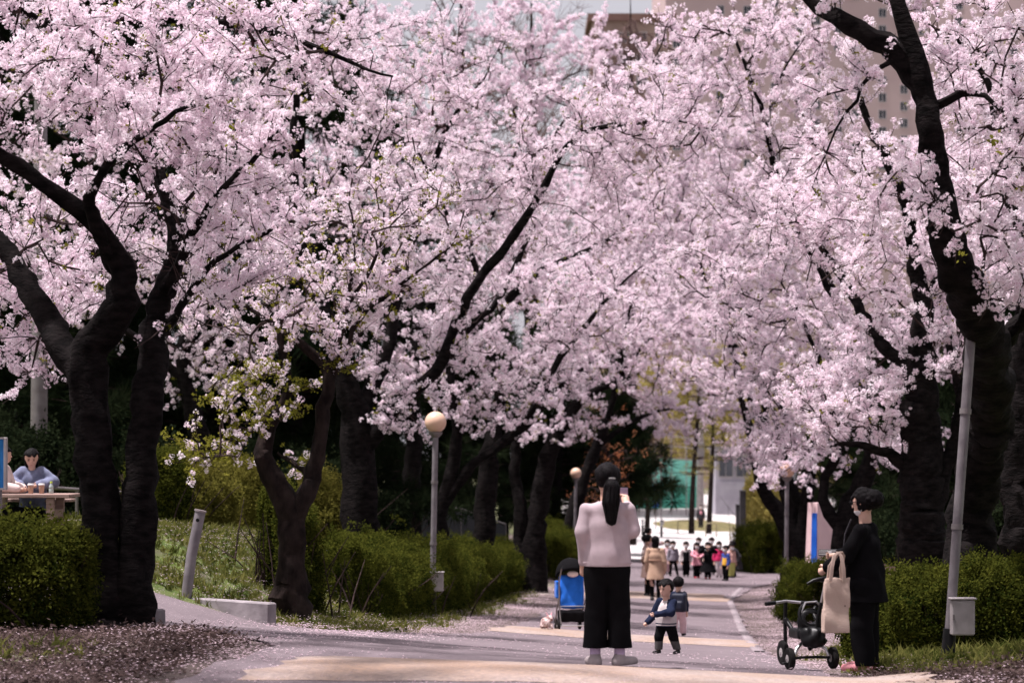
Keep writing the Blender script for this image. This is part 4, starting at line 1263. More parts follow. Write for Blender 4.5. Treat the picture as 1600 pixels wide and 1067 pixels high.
# blue banner sign at the left edge
M['banner'] = mat('blue_banner', (.008, .09, .30), (.02, .2, .5), 1.2, .5, lo=.3, hi=.7)
d = 26.0
p = onground(-20, d)
zt = at(0, 686, d).z - p.z; zb = at(0, 762, d).z - p.z
root = empty('banner_sign', p, 0, 'blue standing sign with white lettering at the left edge above the hedge', 'sign')
MB().box((-.42, -.02, zb), (.18, .02, zt), .004).build('panel', [M['banner']], root)
fr = MB(); fr.box((.181, -.03, zb - .02), (.215, .03, zt + .02), .005); fr.box((-.45, -.03, zb - .02), (-.421, .03, zt + .02), .005); fr.box((-.42, -.03, zt + .001), (.18, .03, zt + .022)); fr.box((-.42, -.03, zb - .022), (.18, .03, zb - .001))
fr.build('frame', [M['boxgrey']], root)
lt = MB()      # the ends of the white letters that show
for (x0, z0, x1, z1) in [(-.05, .42, .1, .445), (-.02, .445, .02, .47), (.05, .445, .085, .47), (-.05, .375, .1, .4), (-.06, .24, -.03, .36), (-.03, .33, .06, .36), (.06, .2, .1, .36), (.1, .27, .13, .3), (.02, .14, .05, .2), (-.3, .2, -.15, .23), (-.3, .3, -.15, .33), (-.24, .2, -.21, .45)]:
    k = (zt - zb) / .52
    lt.box((x0, -.026, zb + z0 * k), (x1, -.021, zb + z1 * k))
lt.build('lettering', [M['white']], root)['kind'] = 'stuff'
for xx in (-.38, .14): MB().tube([(xx, 0, -.1), (xx, 0, zb)], .02, 8).build('leg', [M['metald']], root, True)

# picnic table with cups and bottle
TX, TD_ = -6.5, 30.7
p = G(TX, TD_)
TZ = at(0, 771, TD_).z
root = empty('picnic_table', (TX, TD_, p.z), 0, 'wooden picnic table in the shade behind the left hedge', 'table')
th = TZ - p.z
for k in range(5):
    MB().box((-.95, -.40 + k * .16, th - .045), (.95, -.40 + k * .16 + .15, th), .006).build('plank', [M['wood']], root)
for sx in (-.7, .7):
    MB().box((sx - .05, -.35, -.05), (sx + .05, -.27, th - .047), .006).build('leg', [M['wood']], root)
    MB().box((sx - .05, .3, -.05), (sx + .05, .38, th - .047), .006).build('leg', [M['wood']], root)
    MB().box((sx - .045, -.26, th - .3), (sx + .045, .29, th - .2), .006).build('cross_beam', [M['wood']], root)
be = empty('bench', (TX - .1, TD_ + .72, float(gz(TX, TD_ + .72))), 0, 'plain wooden bench under the person in the pale blue jacket', 'bench')
for k in range(2): MB().box((-.9, -.17 + k * .18, .4), (.9, -.01 + k * .18, .44), .006).build('plank', [M['wood']], be)
for sx in (-.7, .7): MB().box((sx - .04, -.14, -.3), (sx + .04, .14, .398), .006).build('leg', [M['wood']], be)


M['kraft'] = mat('kraft_cup', (.4, .24, .17), (.48, .3, .22), 8, .7)


def cup(px, d, label):
    x_ = xs(px, d)
    r_ = empty('paper_cup', (x_, d, TZ + .001), 0, label, 'cup', 'cups on the picnic table')
    MB().lathe([(.028, 0), (.03, .004), (.038, .1), (.038, .104)], 16).build('cup_body', [M['kraft']], r_, True)
    MB().lathe([(.041, .105), (.042, .115), (.037, .122), (.036, .13)], 16).build('lid', [M['white']], r_, True)


cup(48, 30.62, 'brown paper cup with white lid, left one on the picnic table')
cup(65, 30.7, 'brown paper cup with white lid, right one on the picnic table')
M['pet'] = mat('clear_plastic', (.3, .36, .34), (.4, .46, .44), 8, .2, spec=.6)
M['limecap'] = mat('lime_cap', (.5, .6, .08), None, 8, .5)
r_ = empty('water_bottle', (xs(80, 30.75), 30.75, TZ + .001), 0, 'small clear bottle with lime cap on the picnic table', 'bottle')
MB().lathe([(.026, 0), (.03, .01), (.03, .05), (.026, .06), (.03, .07), (.03, .09), (.014, .12), (.012, .13)], 14).build('bottle_body', [M['pet']], r_, True)
MB().lathe([(.016, .131), (.016, .15), (.014, .152)], 14).build('cap', [M['limecap']], r_, True)

# ---------------------------------------------------------------- far end: gate, square, court, buildings
M['dkgate'] = mat('dark_gate_paint', (.035, .033, .036), (.06, .056, .06), 3, .6)
for px, d, h, w, lab in ((1160.5, 92, 2.75, .22, 'tall dark gate post at the end of the path'), (1153, 95, 2.2, .17, 'shorter dark gate post left of the tall one')):
    r_ = empty('gate_post', onground(px, d), 0, lab, 'gate post', 'dark gate posts')
    MB().box((-w / 2, -w / 2, -.2), (w / 2, w / 2, h), .012).build('shaft', [M['dkgate']], r_)
    MB().box((-w / 2 - .015, -w / 2 - .015, h + .002), (w / 2 + .015, w / 2 + .015, h + .04), .01).build('cap', [M['dkgate']], r_)
r_ = empty('gate', onground(1184, 92.5), 0, 'low dark slatted gate folded back on the right of the path', 'gate')
for k in range(8): MB().box((-.45 + k * .12, -.02, .05), (-.45 + k * .12 + .085, .02, 1.4), .004).build('slat', [M['dkgate']], r_)
MB().box((-.47, -.045, 1.401), (.5, .045, 1.46)).build('top_rail', [M['dkgate']], r_)
MB().box((-.47, -.045, -.02), (.5, .045, .048)).build('bottom_rail', [M['dkgate']], r_)


def hoop(px, d, w, h, label, rz=0.15, m_=None):
    r_ = empty('hoop_barrier', onground(px, d, .03), rz, label, 'barrier', 'hoop barriers on the square')
    pts = [(-w / 2, 0, -.1), (-w / 2, 0, h - .14), (-w / 2 + .04, 0, h - .04), (-w / 2 + .14, 0, h), (w / 2 - .14, 0, h), (w / 2 - .04, 0, h - .04), (w / 2, 0, h - .14), (w / 2, 0, -.1)]
    MB().tube(pts, .035, 8).build('hoop_tube', [m_ or M['metald']], r_, True)
    for k in (-1, 1): MB().lathe([(.09, -.01), (.09, .015), (.05, .02)], 12, org=(k * w / 2, 0, 0)).build('foot_plate', [M['metald']], r_, True)


M['khaki'] = mat('khaki_paint', (.2, .17, .1), (.26, .22, .13), 4, .5)
hoop(1069, 150, .8, .85, 'left hoop barrier on the pale square', .12, M['khaki'])
hoop(1111, 142, .68, .85, 'middle hoop barrier on the pale square', .3, M['khaki'])
hoop(1143, 133, .3, .75, 'narrow hoop barrier near the gate posts', .9, M['khaki'])
for px, d, lab in ((1004, 140, 'black bollard with white bands left of the blue sign'), (1033.5, 138, 'black bollard with white bands right of the blue sign')):
    r_ = empty('striped_bollard', onground(px, d, .03), 0, lab, 'bollard', 'banded bollards on the square')
    MB().lathe([(.07, -.1), (.07, .95), (.06, .99), (.03, 1.0)], 14).build('shaft', [M['black']], r_, True)
    for z in (.68, .82): MB().lathe([(.075, z), (.075, z + .06)], 14).build('reflective_band', [M['white']], r_)
# blue vertical sign
r_ = empty('post_sign', onground(1024.5, 160, .03), 0, 'blue upright sign on a post in front of the green screen', 'sign')
MB().tube([(0, 0, -.2), (0, 0, 3.1)], .035, 8).build('post', [M['metal']], r_, True)
sb = MB().box((-.2, -.09, 1.55), (.2, -.04, 3.05), .008).build('sign_board', [M['bluepaint']], r_)
lt = MB()
for k, (w, h) in enumerate([(.18, .05), (.1, .11), (.2, .05), (.14, .1), (.2, .05), (.1, .1)]):
    z = 2.85 - k * .2; lt.box((-w / 2, -.1, z - h), (w / 2, -.091, z)); lt.box((-.02 + .06 * (k % 2), -.1, z - h - .06), (.02 + .06 * (k % 2), -.091, z - h - .001))
lt.build('lettering', [M['white']], sb)['kind'] = 'stuff'
# tennis court screen
M['screen'] = mat('green_screen_net', (.03, .24, .17), (.05, .32, .23), 2, .8)
M['screen2'] = mat('pale_green_net', (.12, .42, .34), (.17, .5, .41), 2, .8)
c0, c1 = onground(940, 178), onground(1094, 215)
root = empty('court_fence', c0, 0, 'tall court fence with green screens at the far end of the path', 'fence')
v = c1 - c0; nb = 6
for k in range(nb + 1):
    q = v * (k / nb)
    MB().tube([q + Vector((0, 0, -.3)), q + Vector((0, 0, 6.9))], .07, 8).build('post', [M['metal']], root, True)
for k in range(nb):
    a_, b_ = v * ((k + .03) / nb), v * ((k + .97) / nb)
    for z0, z1, mm in ((.75, 2.6, 'screen'), (2.65, 4.9, 'screen2')):
        t_ = Vector((.03, .03, 0))
        MB().quads([a_ + Vector((0, 0, z0)), b_ + Vector((0, 0, z0)), b_ + Vector((0, 0, z1)), a_ + Vector((0, 0, z1)), a_ + t_ + Vector((0, 0, z0)), b_ + t_ + Vector((0, 0, z0)), b_ + t_ + Vector((0, 0, z1)), a_ + t_ + Vector((0, 0, z1))], [(0, 1, 2, 3), (7, 6, 5, 4), (3, 2, 6, 7), (0, 4, 5, 1)]).build('screen_panel', [M[mm]], root)
for z in (5.0, 6.0, 6.85): MB().tube([Vector((0, 0, z)), v + Vector((0, 0, z))], .05, 6).build('rail', [M['metal']], root, True)
MB().quads([Vector((0, .1, -.3)), v + Vector((0, .1, -.3)), v + Vector((0, .1, .7)), Vector((0, .1, .7)), Vector((0, .35, -.3)), v + Vector((0, .35, -.3)), v + Vector((0, .35, .7)), Vector((0, .35, .7))], [(0, 1, 2, 3), (7, 6, 5, 4), (3, 2, 6, 7), (0, 4, 5, 1)]).build('base_wall', [M['plaza']], root)
# grassy island by the conifers
n_ = 24; P = np.zeros((6, n_, 3))
ic = onground(1092, 172)
for i in range(6):
    for j in range(n_):
        a = 2 * math.pi * j / (n_ - 1); rr = (1 - i / 5) * (1 + .1 * math.sin(3 * a))
        P[i, j] = (ic.x + 4.2 * rr * math.cos(a), ic.y + 12 * rr * math.sin(a), 0)
        P[i, j, 2] = gz(P[i, j, 0], P[i, j, 1]) + (.03 if i == 0 else .05 + .55 * (1 - rr ** 2))
M['islandgrass'] = mat('dry_grass', (.075, .07, .025), (.16, .13, .06), 1.5, .95, .5, bscale=20)
tag(sheet('grass_island', P, [M['islandgrass']]), kind='structure')
# far utility pole
r_ = empty('utility_pole', onground(1094, 190), 0, 'tall pale utility pole standing behind the conifers', 'pole')
MB().tube([(0, 0, -.3), (0, 0, 8), (0, 0, 15)], [.3, .26, .2], 14).build('shaft', [M['metal']], r_, True)
MB().box((-.3, -.36, 5.2), (.3, -.22, 6.3), .02).build('transformer_box', [M['metald']], r_)
MB().box((-1.2, -.1, 13.8), (1.2, .1, 13.95)).build('cross_arm', [M['metald']], r_)
# grey louvred building
M['greyclad'] = mat('grey_cladding', (.27, .25, .29), (.34, .32, .36), 1.0, .7)
M['winglass'] = mat('window_glass', (.03, .032, .042), (.07, .075, .09), .5, .25, spec=.3)
b0 = onground(1118, 222)
root = empty('pavilion', b0, 0, 'small grey louvred building with windows at the far right of the court', 'building')
MB().box((0, .2, -.5), (7.5, 6, 6.1)).build('wall', [M['greyclad']], root)
MB().box((-.3, -.2, 6.102), (7.8, 6.3, 6.4)).build('roof', [M['metald']], root)
for k in range(12): MB().box((.05, .02, .15 + k * .25), (7.4, .19, .15 + k * .25 + .2)).build('louvre_slat', [M['greyclad']], root)
for k in range(4):
    w_o = MB().box((.25 + k * 1.6, .06, 3.5), (1.65 + k * 1.6, .19, 5.6)).build('window', [M['boxgrey']], root)
    MB().box((.33 + k * 1.6, .03, 3.6), (.92 + k * 1.6, .058, 5.5)).build('pane', [M['winglass']], w_o)
    MB().box((.98 + k * 1.6, .03, 3.6), (1.57 + k * 1.6, .058, 5.5)).build('pane', [M['winglass']], w_o)

# apartment blocks high behind the crowns
M['apt'] = mat('pinkish_render', (.46, .34, .345), (.53, .40, .40), .15, .9)
M['apt2'] = mat('tan_render', (.27, .19, .165), (.34, .245, .21), .2, .9)
M['aptroof'] = mat('brown_roof', (.16, .09, .08), (.2, .12, .1), .5, .8)
M['winframe'] = mat('window_frame', (.5, .45, .46), (.56, .5, .52), 1, .6)


def block(label, x0, x1, ytop, d, depth, mats, cols, storey, rows, wsize, rz, ybot=None, roof=True, gap_frame=True):
    a, b = at(x0, 700, d), at(x1, 700, d)
    W_ = (b.x - a.x) / math.cos(rz)
    zt = at(0, ytop, d).z; g0 = float(gz(a.x, d)) - 2
    root = empty('apartment_block', (a.x, d, 0), rz, label, 'building')
    MB().box((0, 0, g0), (W_, depth, zt)).build('wall', [M[mats]], root)
    if roof: MB().box((-.6, -.6, zt + .01), (W_ + .6, depth + .6, zt + 1.0)).build('roof', [M['aptroof']], root)
    wm = None
    w, h = wsize
    for r in range(rows):
        for c in cols:
            z = zt - 2.2 - r * storey - (storey * .5 if c[1] else 0)
            if z < at(0, 330, d).z or (r * 7 + int(c[0] * 100) * 3) % 11 in (0, 4): continue
            if wm is None:
                f = MB().box((-w / 2 - .1, -.08, -h / 2 - .1), (w / 2 + .1, .0, -h / 2)).box((-w / 2 - .1, -.08, h / 2), (w / 2 + .1, 0, h / 2 + .1)).box((-w / 2 - .1, -.08, -h / 2), (-w / 2, 0, h / 2)).box((w / 2, -.08, -h / 2), (w / 2 + .1, 0, h / 2)).box((-.04, -.08, -h / 2), (.04, 0, h / 2))
                wo_ = f.build('window', [M['winframe']], root); wm = wo_.data
                po = MB().box((-w / 2, -.03, -h / 2), (-.04, -.004, h / 2)).box((.04, -.03, -h / 2), (w / 2, -.004, h / 2)).build('pane', [M['winglass']], wo_); pm = po.data
            else:
                wo_ = bpy.data.objects.new('window', wm); COL.objects.link(wo_); wo_.parent = root
                po = bpy.data.objects.new('pane', pm); COL.objects.link(po); po.parent = wo_
            wo_.location = (c[0] * W_, -.004, z)
    return root


block('tall pinkish apartment block high behind the right cherry crowns', 1040, 1470, -60, 390, 14, 'apt', [(.04, 0), (.1, 0), (.2, 0), (.3, 0), (.40, 1), (.49, 0), (.555, 1), (.635, 0), (.70, 0), (.8, 0), (.88, 1), (.95, 0)], 2.75, 14, (1.15, 1.35), .10)
block('lower tan building left of the tall pinkish apartment block', 925, 1050, 34, 330, 12, 'apt2', [(.15, 0), (.4, 0), (.62, 0), (.86, 0)], 3.0, 9, (1.3, 1.3), 0.0)
block('pale apartment block glimpsed behind the right foreground trunk', 1400, 1640, -80, 440, 14, 'apt', [(.1, 0), (.25, 0), (.4, 0), (.6, 0), (.75, 0), (.9, 0)], 2.8, 12, (1.3, 1.4), -.1)
# ================================================================ PEOPLE (smooth implicit bodies turned into one continuous mesh each)
def surface(fn, lo, hi, h):
    lo = np.array(lo, float); hi = np.array(hi, float)
    n = np.ceil((hi - lo) / h).astype(int) + 1
    ax = [lo[i] + h * np.arange(n[i]) for i in range(3)]
    X, Y, Z = np.meshgrid(*ax, indexing='ij')
    V = fn(np.stack([X.ravel(), Y.ravel(), Z.ravel()], 1)).reshape(n)
    S = V < 0
    cs = np.zeros(n - 1, int)
    for i in (0, 1):
        for j in (0, 1):
            for k in (0, 1):
                cs += S[i:n[0] - 1 + i, j:n[1] - 1 + j, k:n[2] - 1 + k]
    act = (cs > 0) & (cs < 8)
    idx = np.full(n - 1, -1); ijk = np.argwhere(act); idx[act] = np.arange(len(ijk))
    acc = np.zeros((len(ijk), 3)); cnt = np.zeros(len(ijk))
    corners = [(i, j, k) for i in (0, 1) for j in (0, 1) for k in (0, 1)]
    for a in corners:
        for ax_ in range(3):
            if a[ax_]: continue
            b = list(a); b[ax_] = 1
            pa = ijk + np.array(a); pb = ijk + np.array(b)
            va = V[pa[:, 0], pa[:, 1], pa[:, 2]]; vb = V[pb[:, 0], pb[:, 1], pb[:, 2]]
            c = (va < 0) != (vb < 0)
            t = np.where(c, va / (va - vb + 1e-12), 0)
            p = pa + (pb - pa) * t[:, None]
            acc += np.where(c[:, None], p, 0); cnt += c
    verts = lo + h * acc / cnt[:, None]
    F_ = []
    for ax_ in range(3):
        sl0 = [slice(None)] * 3; sl1 = [slice(None)] * 3
        sl0[ax_] = slice(0, -1); sl1[ax_] = slice(1, None)
        e = np.argwhere(S[tuple(sl0)] != S[tuple(sl1)])
        o1, o2 = [(1, 2), (2, 0), (0, 1)][ax_]
        e = e[(e[:, o1] > 0) & (e[:, o2] > 0) & (e[:, o1] < n[o1] - 1) & (e[:, o2] < n[o2] - 1)]
        d1 = np.zeros(3, int); d1[o1] = 1; d2 = np.zeros(3, int); d2[o2] = 1
        q = [e - d1 - d2, e - d2, e, e - d1]
        q = np.stack([idx[c[:, 0], c[:, 1], c[:, 2]] for c in q], 1)
        ins = S[e[:, 0], e[:, 1], e[:, 2]]
        q = np.where(ins[:, None], q, q[:, ::-1])
        F_.append(q[(q >= 0).all(1)])
    return verts, np.concatenate(F_)


def rc(P, a, b, ra, rb, fy=1.0, fx=1.0):
    a = np.array(a, float); b = np.array(b, float)
    ab = b - a; L2 = ab @ ab + 1e-12
    t = np.clip((P - a) @ ab / L2, 0, 1)
    D_ = P - (a + t[:, None] * ab)
    if fy != 1 or fx != 1: D_ = D_ * np.array([1 / fx, 1 / fy, 1])
    return np.linalg.norm(D_, axis=1) - (ra + (rb - ra) * t)


def el(P, c, r):
    r = np.array(r, float)
    q = (P - np.array(c)) / r
    return (np.linalg.norm(q, axis=1) - 1) * r.min()


def sm(*ds, k=0.02):
    d = ds[0]
    for e in ds[1:]:
        h = np.clip(0.5 + 0.5 * (e - d) / k, 0, 1)
        d = e + (d - e) * h - k * h * (1 - h)
    return d


def fold(P, amp, s=14.0):
    return amp * (.8 * np.sin(P[:, 0] * s * 2.4 + 1.5 * np.sin(P[:, 2] * s * .2) + P[:, 1] * s) * np.sin(P[:, 2] * s * .22 + 2) + np.sin(P[:, 0] * s + 3 * np.sin(P[:, 2] * s * .35)) * np.sin(P[:, 2] * s * .5 + P[:, 1] * s * .7 + 1.1) + .5 * np.sin(P[:, 0] * s * 2.1 - P[:, 2] * s * 1.3))


def smesh(name, fn, lo, hi, h, mats, parent, extra=None, zmat=None):
    v, f = surface(fn, lo, hi, h)
    mb = MB(); mb.quads(v.tolist(), f.tolist())
    if zmat: mb.m = [zmat(p) for p in v[f].mean(1)]
    if extra: extra(mb)
    return mb.build(name, mats, parent, True)


NAVY = cloth('navy_cloth', (.012, .016, .035))
BLACKC = cloth('black_cloth', (.0045, .0042, .005))


def person(label, loc, yaw, H, hh, top, legs, shoes, hair, group=None, arms=None, knees=None, ankles=None, head=(0, 0), res=.014, mask=False, face=True, lean=0.0, sit=None, fingers=False, wide=1.0, neckcol=None, eyes=True, hipz=None, collar=None, name='person'):
    """local frame: faces -Y, z up, ground at 0.  top / legs / shoes / hair: dicts with colours and sizes in metres"""
    root = empty(name, loc, yaw, label, 'person', group)
    s = H
    B = H - hh
    sz = B * .935 - .012 * s; sw = .105 * s * wide; hz = (hipz if hipz is not None else .555 * B); hw = .052 * s
    off = lambda z: np.array([0, -lean * max(0, z - hz), 0])
    shoulder = [np.array([k * sw, 0, sz - (.014 * s if s > 1.3 else .006 * s)]) + off(sz) for k in (-1, 1)]
    if arms is None:
        arms = [((-sw - .035 * s, .01, sz - .185 * s), (-sw - .03 * s, -.04 * s, sz - .335 * s)), ((sw + .035 * s, .01, sz - .185 * s), (sw + .03 * s, -.04 * s, sz - .335 * s))]
    elbow = [np.array(a[0], float) for a in arms]; wrist = [np.array(a[1], float) for a in arms]
    hip = [np.array([k * hw, 0, hz]) for k in (-1, 1)]
    knee = [np.array(k_, float) for k_ in (knees or [(-hw * .95, -.01, hz * .53), (hw * .95, -.01, hz * .53)])]
    ank = [np.array(k_, float) for k_ in (ankles or [(-hw * .95, .012, .05 * s), (hw * .95, .012, .05 * s)])]
    hc = np.array([0, -.01 * s, B + hh * .5]) + off(B + hh * .5)
    neck0 = np.array([0, .005, sz - .02 * s]) + off(sz); chest = np.array([0, 0, sz - .11 * s]) + off(sz - .11 * s); pel = np.array([0, 0, hz + .02 * s])
    cy, sy = math.cos(head[0]), math.sin(head[0]); cp, sp = math.cos(head[1]), math.sin(head[1])
    Rh = np.array([[cy, -sy, 0], [sy, cy, 0], [0, 0, 1]]) @ np.array([[1, 0, 0], [0, cp, -sp], [0, sp, cp]])   # head turn, then nod
    toh = lambda P: (P - hc) @ Rh
    fromh = lambda p: hc + Rh @ np.array(p)
    hs = hh

    def headf(P):
        q = toh(P)
        d = sm(el(q, (0, .03 * hs, .08 * hs), (.385 * hs, .44 * hs, .41 * hs)), el(q, (0, -.08 * hs, -.2 * hs), (.27 * hs, .3 * hs, .29 * hs)), k=.1 * hs)
        if face:
            d = sm(d, rc(q, (0, -.40 * hs, .02 * hs), (0, -.455 * hs, -.1 * hs), .028 * hs, .05 * hs), k=.03 * hs)
            d = sm(d, el(q, (0, -.37 * hs, -.245 * hs), (.1 * hs, .045 * hs, .045 * hs)), k=.03 * hs)
            for k_ in (-1, 1):
                d = np.minimum(d, el(q, (k_ * .365 * hs, .03 * hs, -.02 * hs), (.045 * hs, .08 * hs, .115 * hs)))
                d = np.maximum(d, -el(q, (k_ * .15 * hs, -.44 * hs, .05 * hs), (.07 * hs, .055 * hs, .04 * hs)))
        return d
    ar = .026 * s; lr = .05 * s

    def bodyf(P):
        d = rc(P, pel, chest, .075 * s, .08 * s, .6)
        d = sm(d, rc(P, shoulder[0] * .7 + chest * .3, shoulder[1] * .7 + chest * .3, .03 * s, .03 * s), k=.02 * s)
        d = sm(d, rc(P, neck0, hc + np.array([0, .01, -hh * .25]), .036 * s if s > 1.2 else .2 * hh, .034 * s if s > 1.2 else .2 * hh), k=.02 * s)
        d = sm(d, headf(P), k=.012 * s)
        for i in (0, 1):
            d = sm(d, rc(P, shoulder[i] * .9 + chest * .1, elbow[i], .021 * s, .022 * s), k=.01 * s)
            d = sm(d, rc(P, elbow[i], wrist[i], .027 * s, .018 * s), k=.01 * s)
            w = wrist[i] - elbow[i]; w /= np.linalg.norm(w) + 1e-9
            d = sm(d, rc(P, wrist[i], wrist[i] + w * .05 * s, .019 * s, .021 * s), k=.01 * s)
            d = sm(d, rc(P, hip[i], knee[i], .055 * s, .036 * s), k=.02 * s)
            d = sm(d, rc(P, knee[i], ank[i], .037 * s, .023 * s), k=.01 * s)
            d = sm(d, rc(P, ank[i], ank[i] + np.array([0, -.03 * s, -.02 * s]), .023 * s, .02 * s), k=.01 * s)
        return d

    def hands(mb):
        for i in (0, 1):
            w = wrist[i] - elbow[i]; w /= np.linalg.norm(w) + 1e-9
            sd = np.cross(w, [0, -1, .2]); sd /= np.linalg.norm(sd) + 1e-9
            cu = np.cross(sd, w) * (1 if i else 1)
            cu = -np.array([0, .3, 0]) + np.array([-.7 if i else .7, 0, 0]); cu = cu - w * (cu @ w); cu /= np.linalg.norm(cu) + 1e-9
            sd = np.cross(w, cu)
            base = wrist[i] + w * .055 * s
            for k_, L in zip((-1.5, -.5, .5, 1.5), (.034, .042, .044, .038)):
                p0 = base + sd * k_ * .0115 * s - w * .01 * s; p1 = p0 + (w * .75 + cu * .35) * L * s * .6; p2 = p1 + (w * .35 + cu * .85) * L * s * .6
                mb.tube([p0, p1, p2], [.0065 * s, .006 * s, .0045 * s], 6)
            p0 = wrist[i] + w * .02 * s - sd * .014 * s; p1 = p0 + (-sd * .75 + w * .5 + cu * .35) * .024 * s; p2 = p1 + (w * .7 + cu * .5 + sd * .1) * .024 * s
            mb.tube([p0, p1, p2], [.0085 * s, .007 * s, .005 * s], 6)
    allp = np.array(shoulder + elbow + wrist + hip + knee + ank + [hc, hc + [0, 0, hh * .55]])
    lo = allp.min(0) - .14 * s; hi = allp.max(0) + .14 * s; lo[2] = min(-.02, allp[:, 2].min() - .05)
    body = smesh('body', bodyf, lo, hi, res, [M['skin']], root, hands)
    # --- garments
    def arm_d(P, i, r):
        return sm(rc(P, shoulder[i], elbow[i], r[0], r[1]), rc(P, elbow[i], elbow[i] + (wrist[i] - elbow[i]) * .95, r[1], r[2]), k=.02)
    hem = top['hem']; rh = top.get('rhem', .125 * s); rw = top.get('rwaist', .115 * s); rcst = top.get('rchest', .12 * s); fl = top.get('flat', .66)
    sr = top.get('sleeve', (.046 * s, .04 * s, .034 * s)); amp = top.get('fold', .004 * s / 1.6)

    def topf(P):
        wz = max(hz + .06 * s, hem)
        d = rc(P, np.array([0, 0, wz]) + off(wz), chest, rw, rcst, fl)
        for i in (0, 1): d = sm(d, rc(P, neck0 + np.array([0, 0, .012 * s]), shoulder[i] * .94 + chest * .06, .048 * s, .036 * s), k=.03 * s)
        if hem < wz - .02: d = sm(d, rc(P, (0, 0, hem - .03), np.array([0, 0, wz]) + off(wz), rh, rw, min(1, fl + .08)), k=.03)
        for i in (0, 1): d = sm(d, arm_d(P, i, sr), k=.018)
        d = d + fold(P, amp, 16 / max(.6, s / 1.6))
        nk = np.linalg.norm((P - (neck0 + np.array([0, -.01, .05 * s])))[:, :], axis=1) - .042 * s
        d = np.maximum(d, -nk)
        return np.maximum(d, hem - P[:, 2])
    tm = top['mats']
    tz = None
    if len(tm) > 1:
        def tz(p):
            p = np.asarray(p)
            return top['zone'](p)
    lo2 = allp.min(0) - .2 * s; hi2 = allp.max(0) + .16 * s; lo2[2] = hem - .03; hi2[2] = max(B + .05 * s, wrist[0][2] + .08 * s, wrist[1][2] + .08 * s, elbow[0][2] + .08 * s)
    lo2[2] = min(lo2[2], min(wrist[0][2], wrist[1][2]) - .06 * s) if top.get('lowarm') else lo2[2]
    smesh(top.get('name', 'top'), topf, lo2, hi2, res, tm, root, None, tz)
    if legs:
        l0, l1, l2 = legs['r']; lh = legs.get('hem', .04 * s)

        def legf(P):
            d = el(P, pel + np.array([0, 0, -.02 * s]), (rw * .86, rw * .56, .09 * s)) if not sit else el(P, pel, (.1 * s, .09 * s, .08 * s))
            e = None
            for i in (0, 1):
                q = sm(rc(P, hip[i] + [0, 0, .0], knee[i], l0, l1), rc(P, knee[i], ank[i] + [0, 0, -.03], l1, l2), k=.015)
                e = q if e is None else sm(e, q, k=legs.get('k', .006))
            d = sm(d, e, k=.03) + fold(P, legs.get('fold', .003), 13)
            return np.maximum(d, lh - P[:, 2])
        lo3 = allp.min(0) - .16 * s; hi3 = allp.max(0) + .16 * s; lo3[2] = lh - .03; hi3[2] = hz + .14 * s
        smesh(legs.get('name', 'trousers'), legf, lo3, hi3, res, legs['mats'], root, None, legs.get('zone'))
    for i in (0, 1):
        a = ank[i]; z0 = a[2] - .05 * s; ty = shoes.get('turn', (0, 0))[i]
        fwd = np.array([math.sin(ty), -math.cos(ty), 0]); L = shoes.get('len', .15 * s) * .5

        def shf(P, a=a, fwd=fwd, z0=z0):
            d = rc(P, a - fwd * .018 * s + np.array([0, 0, -.03 * s]), a + fwd * L * 1.35 + np.array([0, 0, -.035 * s]), .03 * s, .024 * s)
            d = sm(d, rc(P, a + np.array([0, 0, -.01 * s]), a + np.array([0, 0, shoes.get('shaft', .0) * s]), .026 * s, .027 * s), k=.015 * s)
            return np.maximum(d, z0 - P[:, 2])
        sh = smesh('shoe', shf, a - np.array([.17 * s, .17 * s, .08 * s]), a + np.array([.17 * s, .17 * s, (.06 + max(0, shoes.get('shaft', 0))) * s]), min(res, .01 if res < .016 else res), [shoes['mat']], root)
        if shoes.get('sock'):
            MB().tube([a + np.array([0, 0, -.02 * s]), a + np.array([0, .0, .045 * s])], [.027 * s, .0265 * s], 12).build('sock', [shoes['sock']], root, True)
    # --- hair
    st = hair['style']; hm = hair.get('mat', M['hair'])

    def hairf(P):
        q = toh(P)
        d = el(q, (0, .035 * hs, .1 * hs), (.45 * hs, .50 * hs, .465 * hs))
        fz = hair.get('fringe', .2) * hs + .045 * hs * np.sin(q[:, 0] / hs * 19 + 1) + .03 * hs * np.sin(q[:, 0] / hs * 47)
        fc = np.maximum(q[:, 1] + .02 * hs, q[:, 2] - fz)                       # the face opening
        if hair.get('side'): fc = np.maximum(q[:, 1] + .12 * hs, q[:, 2] - fz)
        d = np.maximum(d, -fc)
        d = np.maximum(d, -(q[:, 2] + hair.get('nape', .22) * hs + .0))
        if st == 'bun':
            d = sm(d, el(q, (0, .46 * hs, .1 * hs), (.38 * hs, .36 * hs, .36 * hs)), k=.06 * hs)
            d = sm(d, el(q, (0, .0 * hs, .38 * hs), (.3 * hs, .3 * hs, .2 * hs)), k=.08 * hs)
        if st == 'long':
            dn = hair.get('down', .9) * hs
            e = rc(q, (0, .26 * hs, 0), (0, .27 * hs, -dn), .3 * hs, .27 * hs, .55)
            e = sm(e, rc(q, (-.3 * hs, .05 * hs, 0), (-.3 * hs, .08 * hs, -dn * .8), .12 * hs, .09 * hs), k=.06 * hs)
            e = sm(e, rc(q, (.3 * hs, .05 * hs, 0), (.3 * hs, .08 * hs, -dn * .8), .12 * hs, .09 * hs), k=.06 * hs)
            d = sm(d, e, k=.08 * hs)
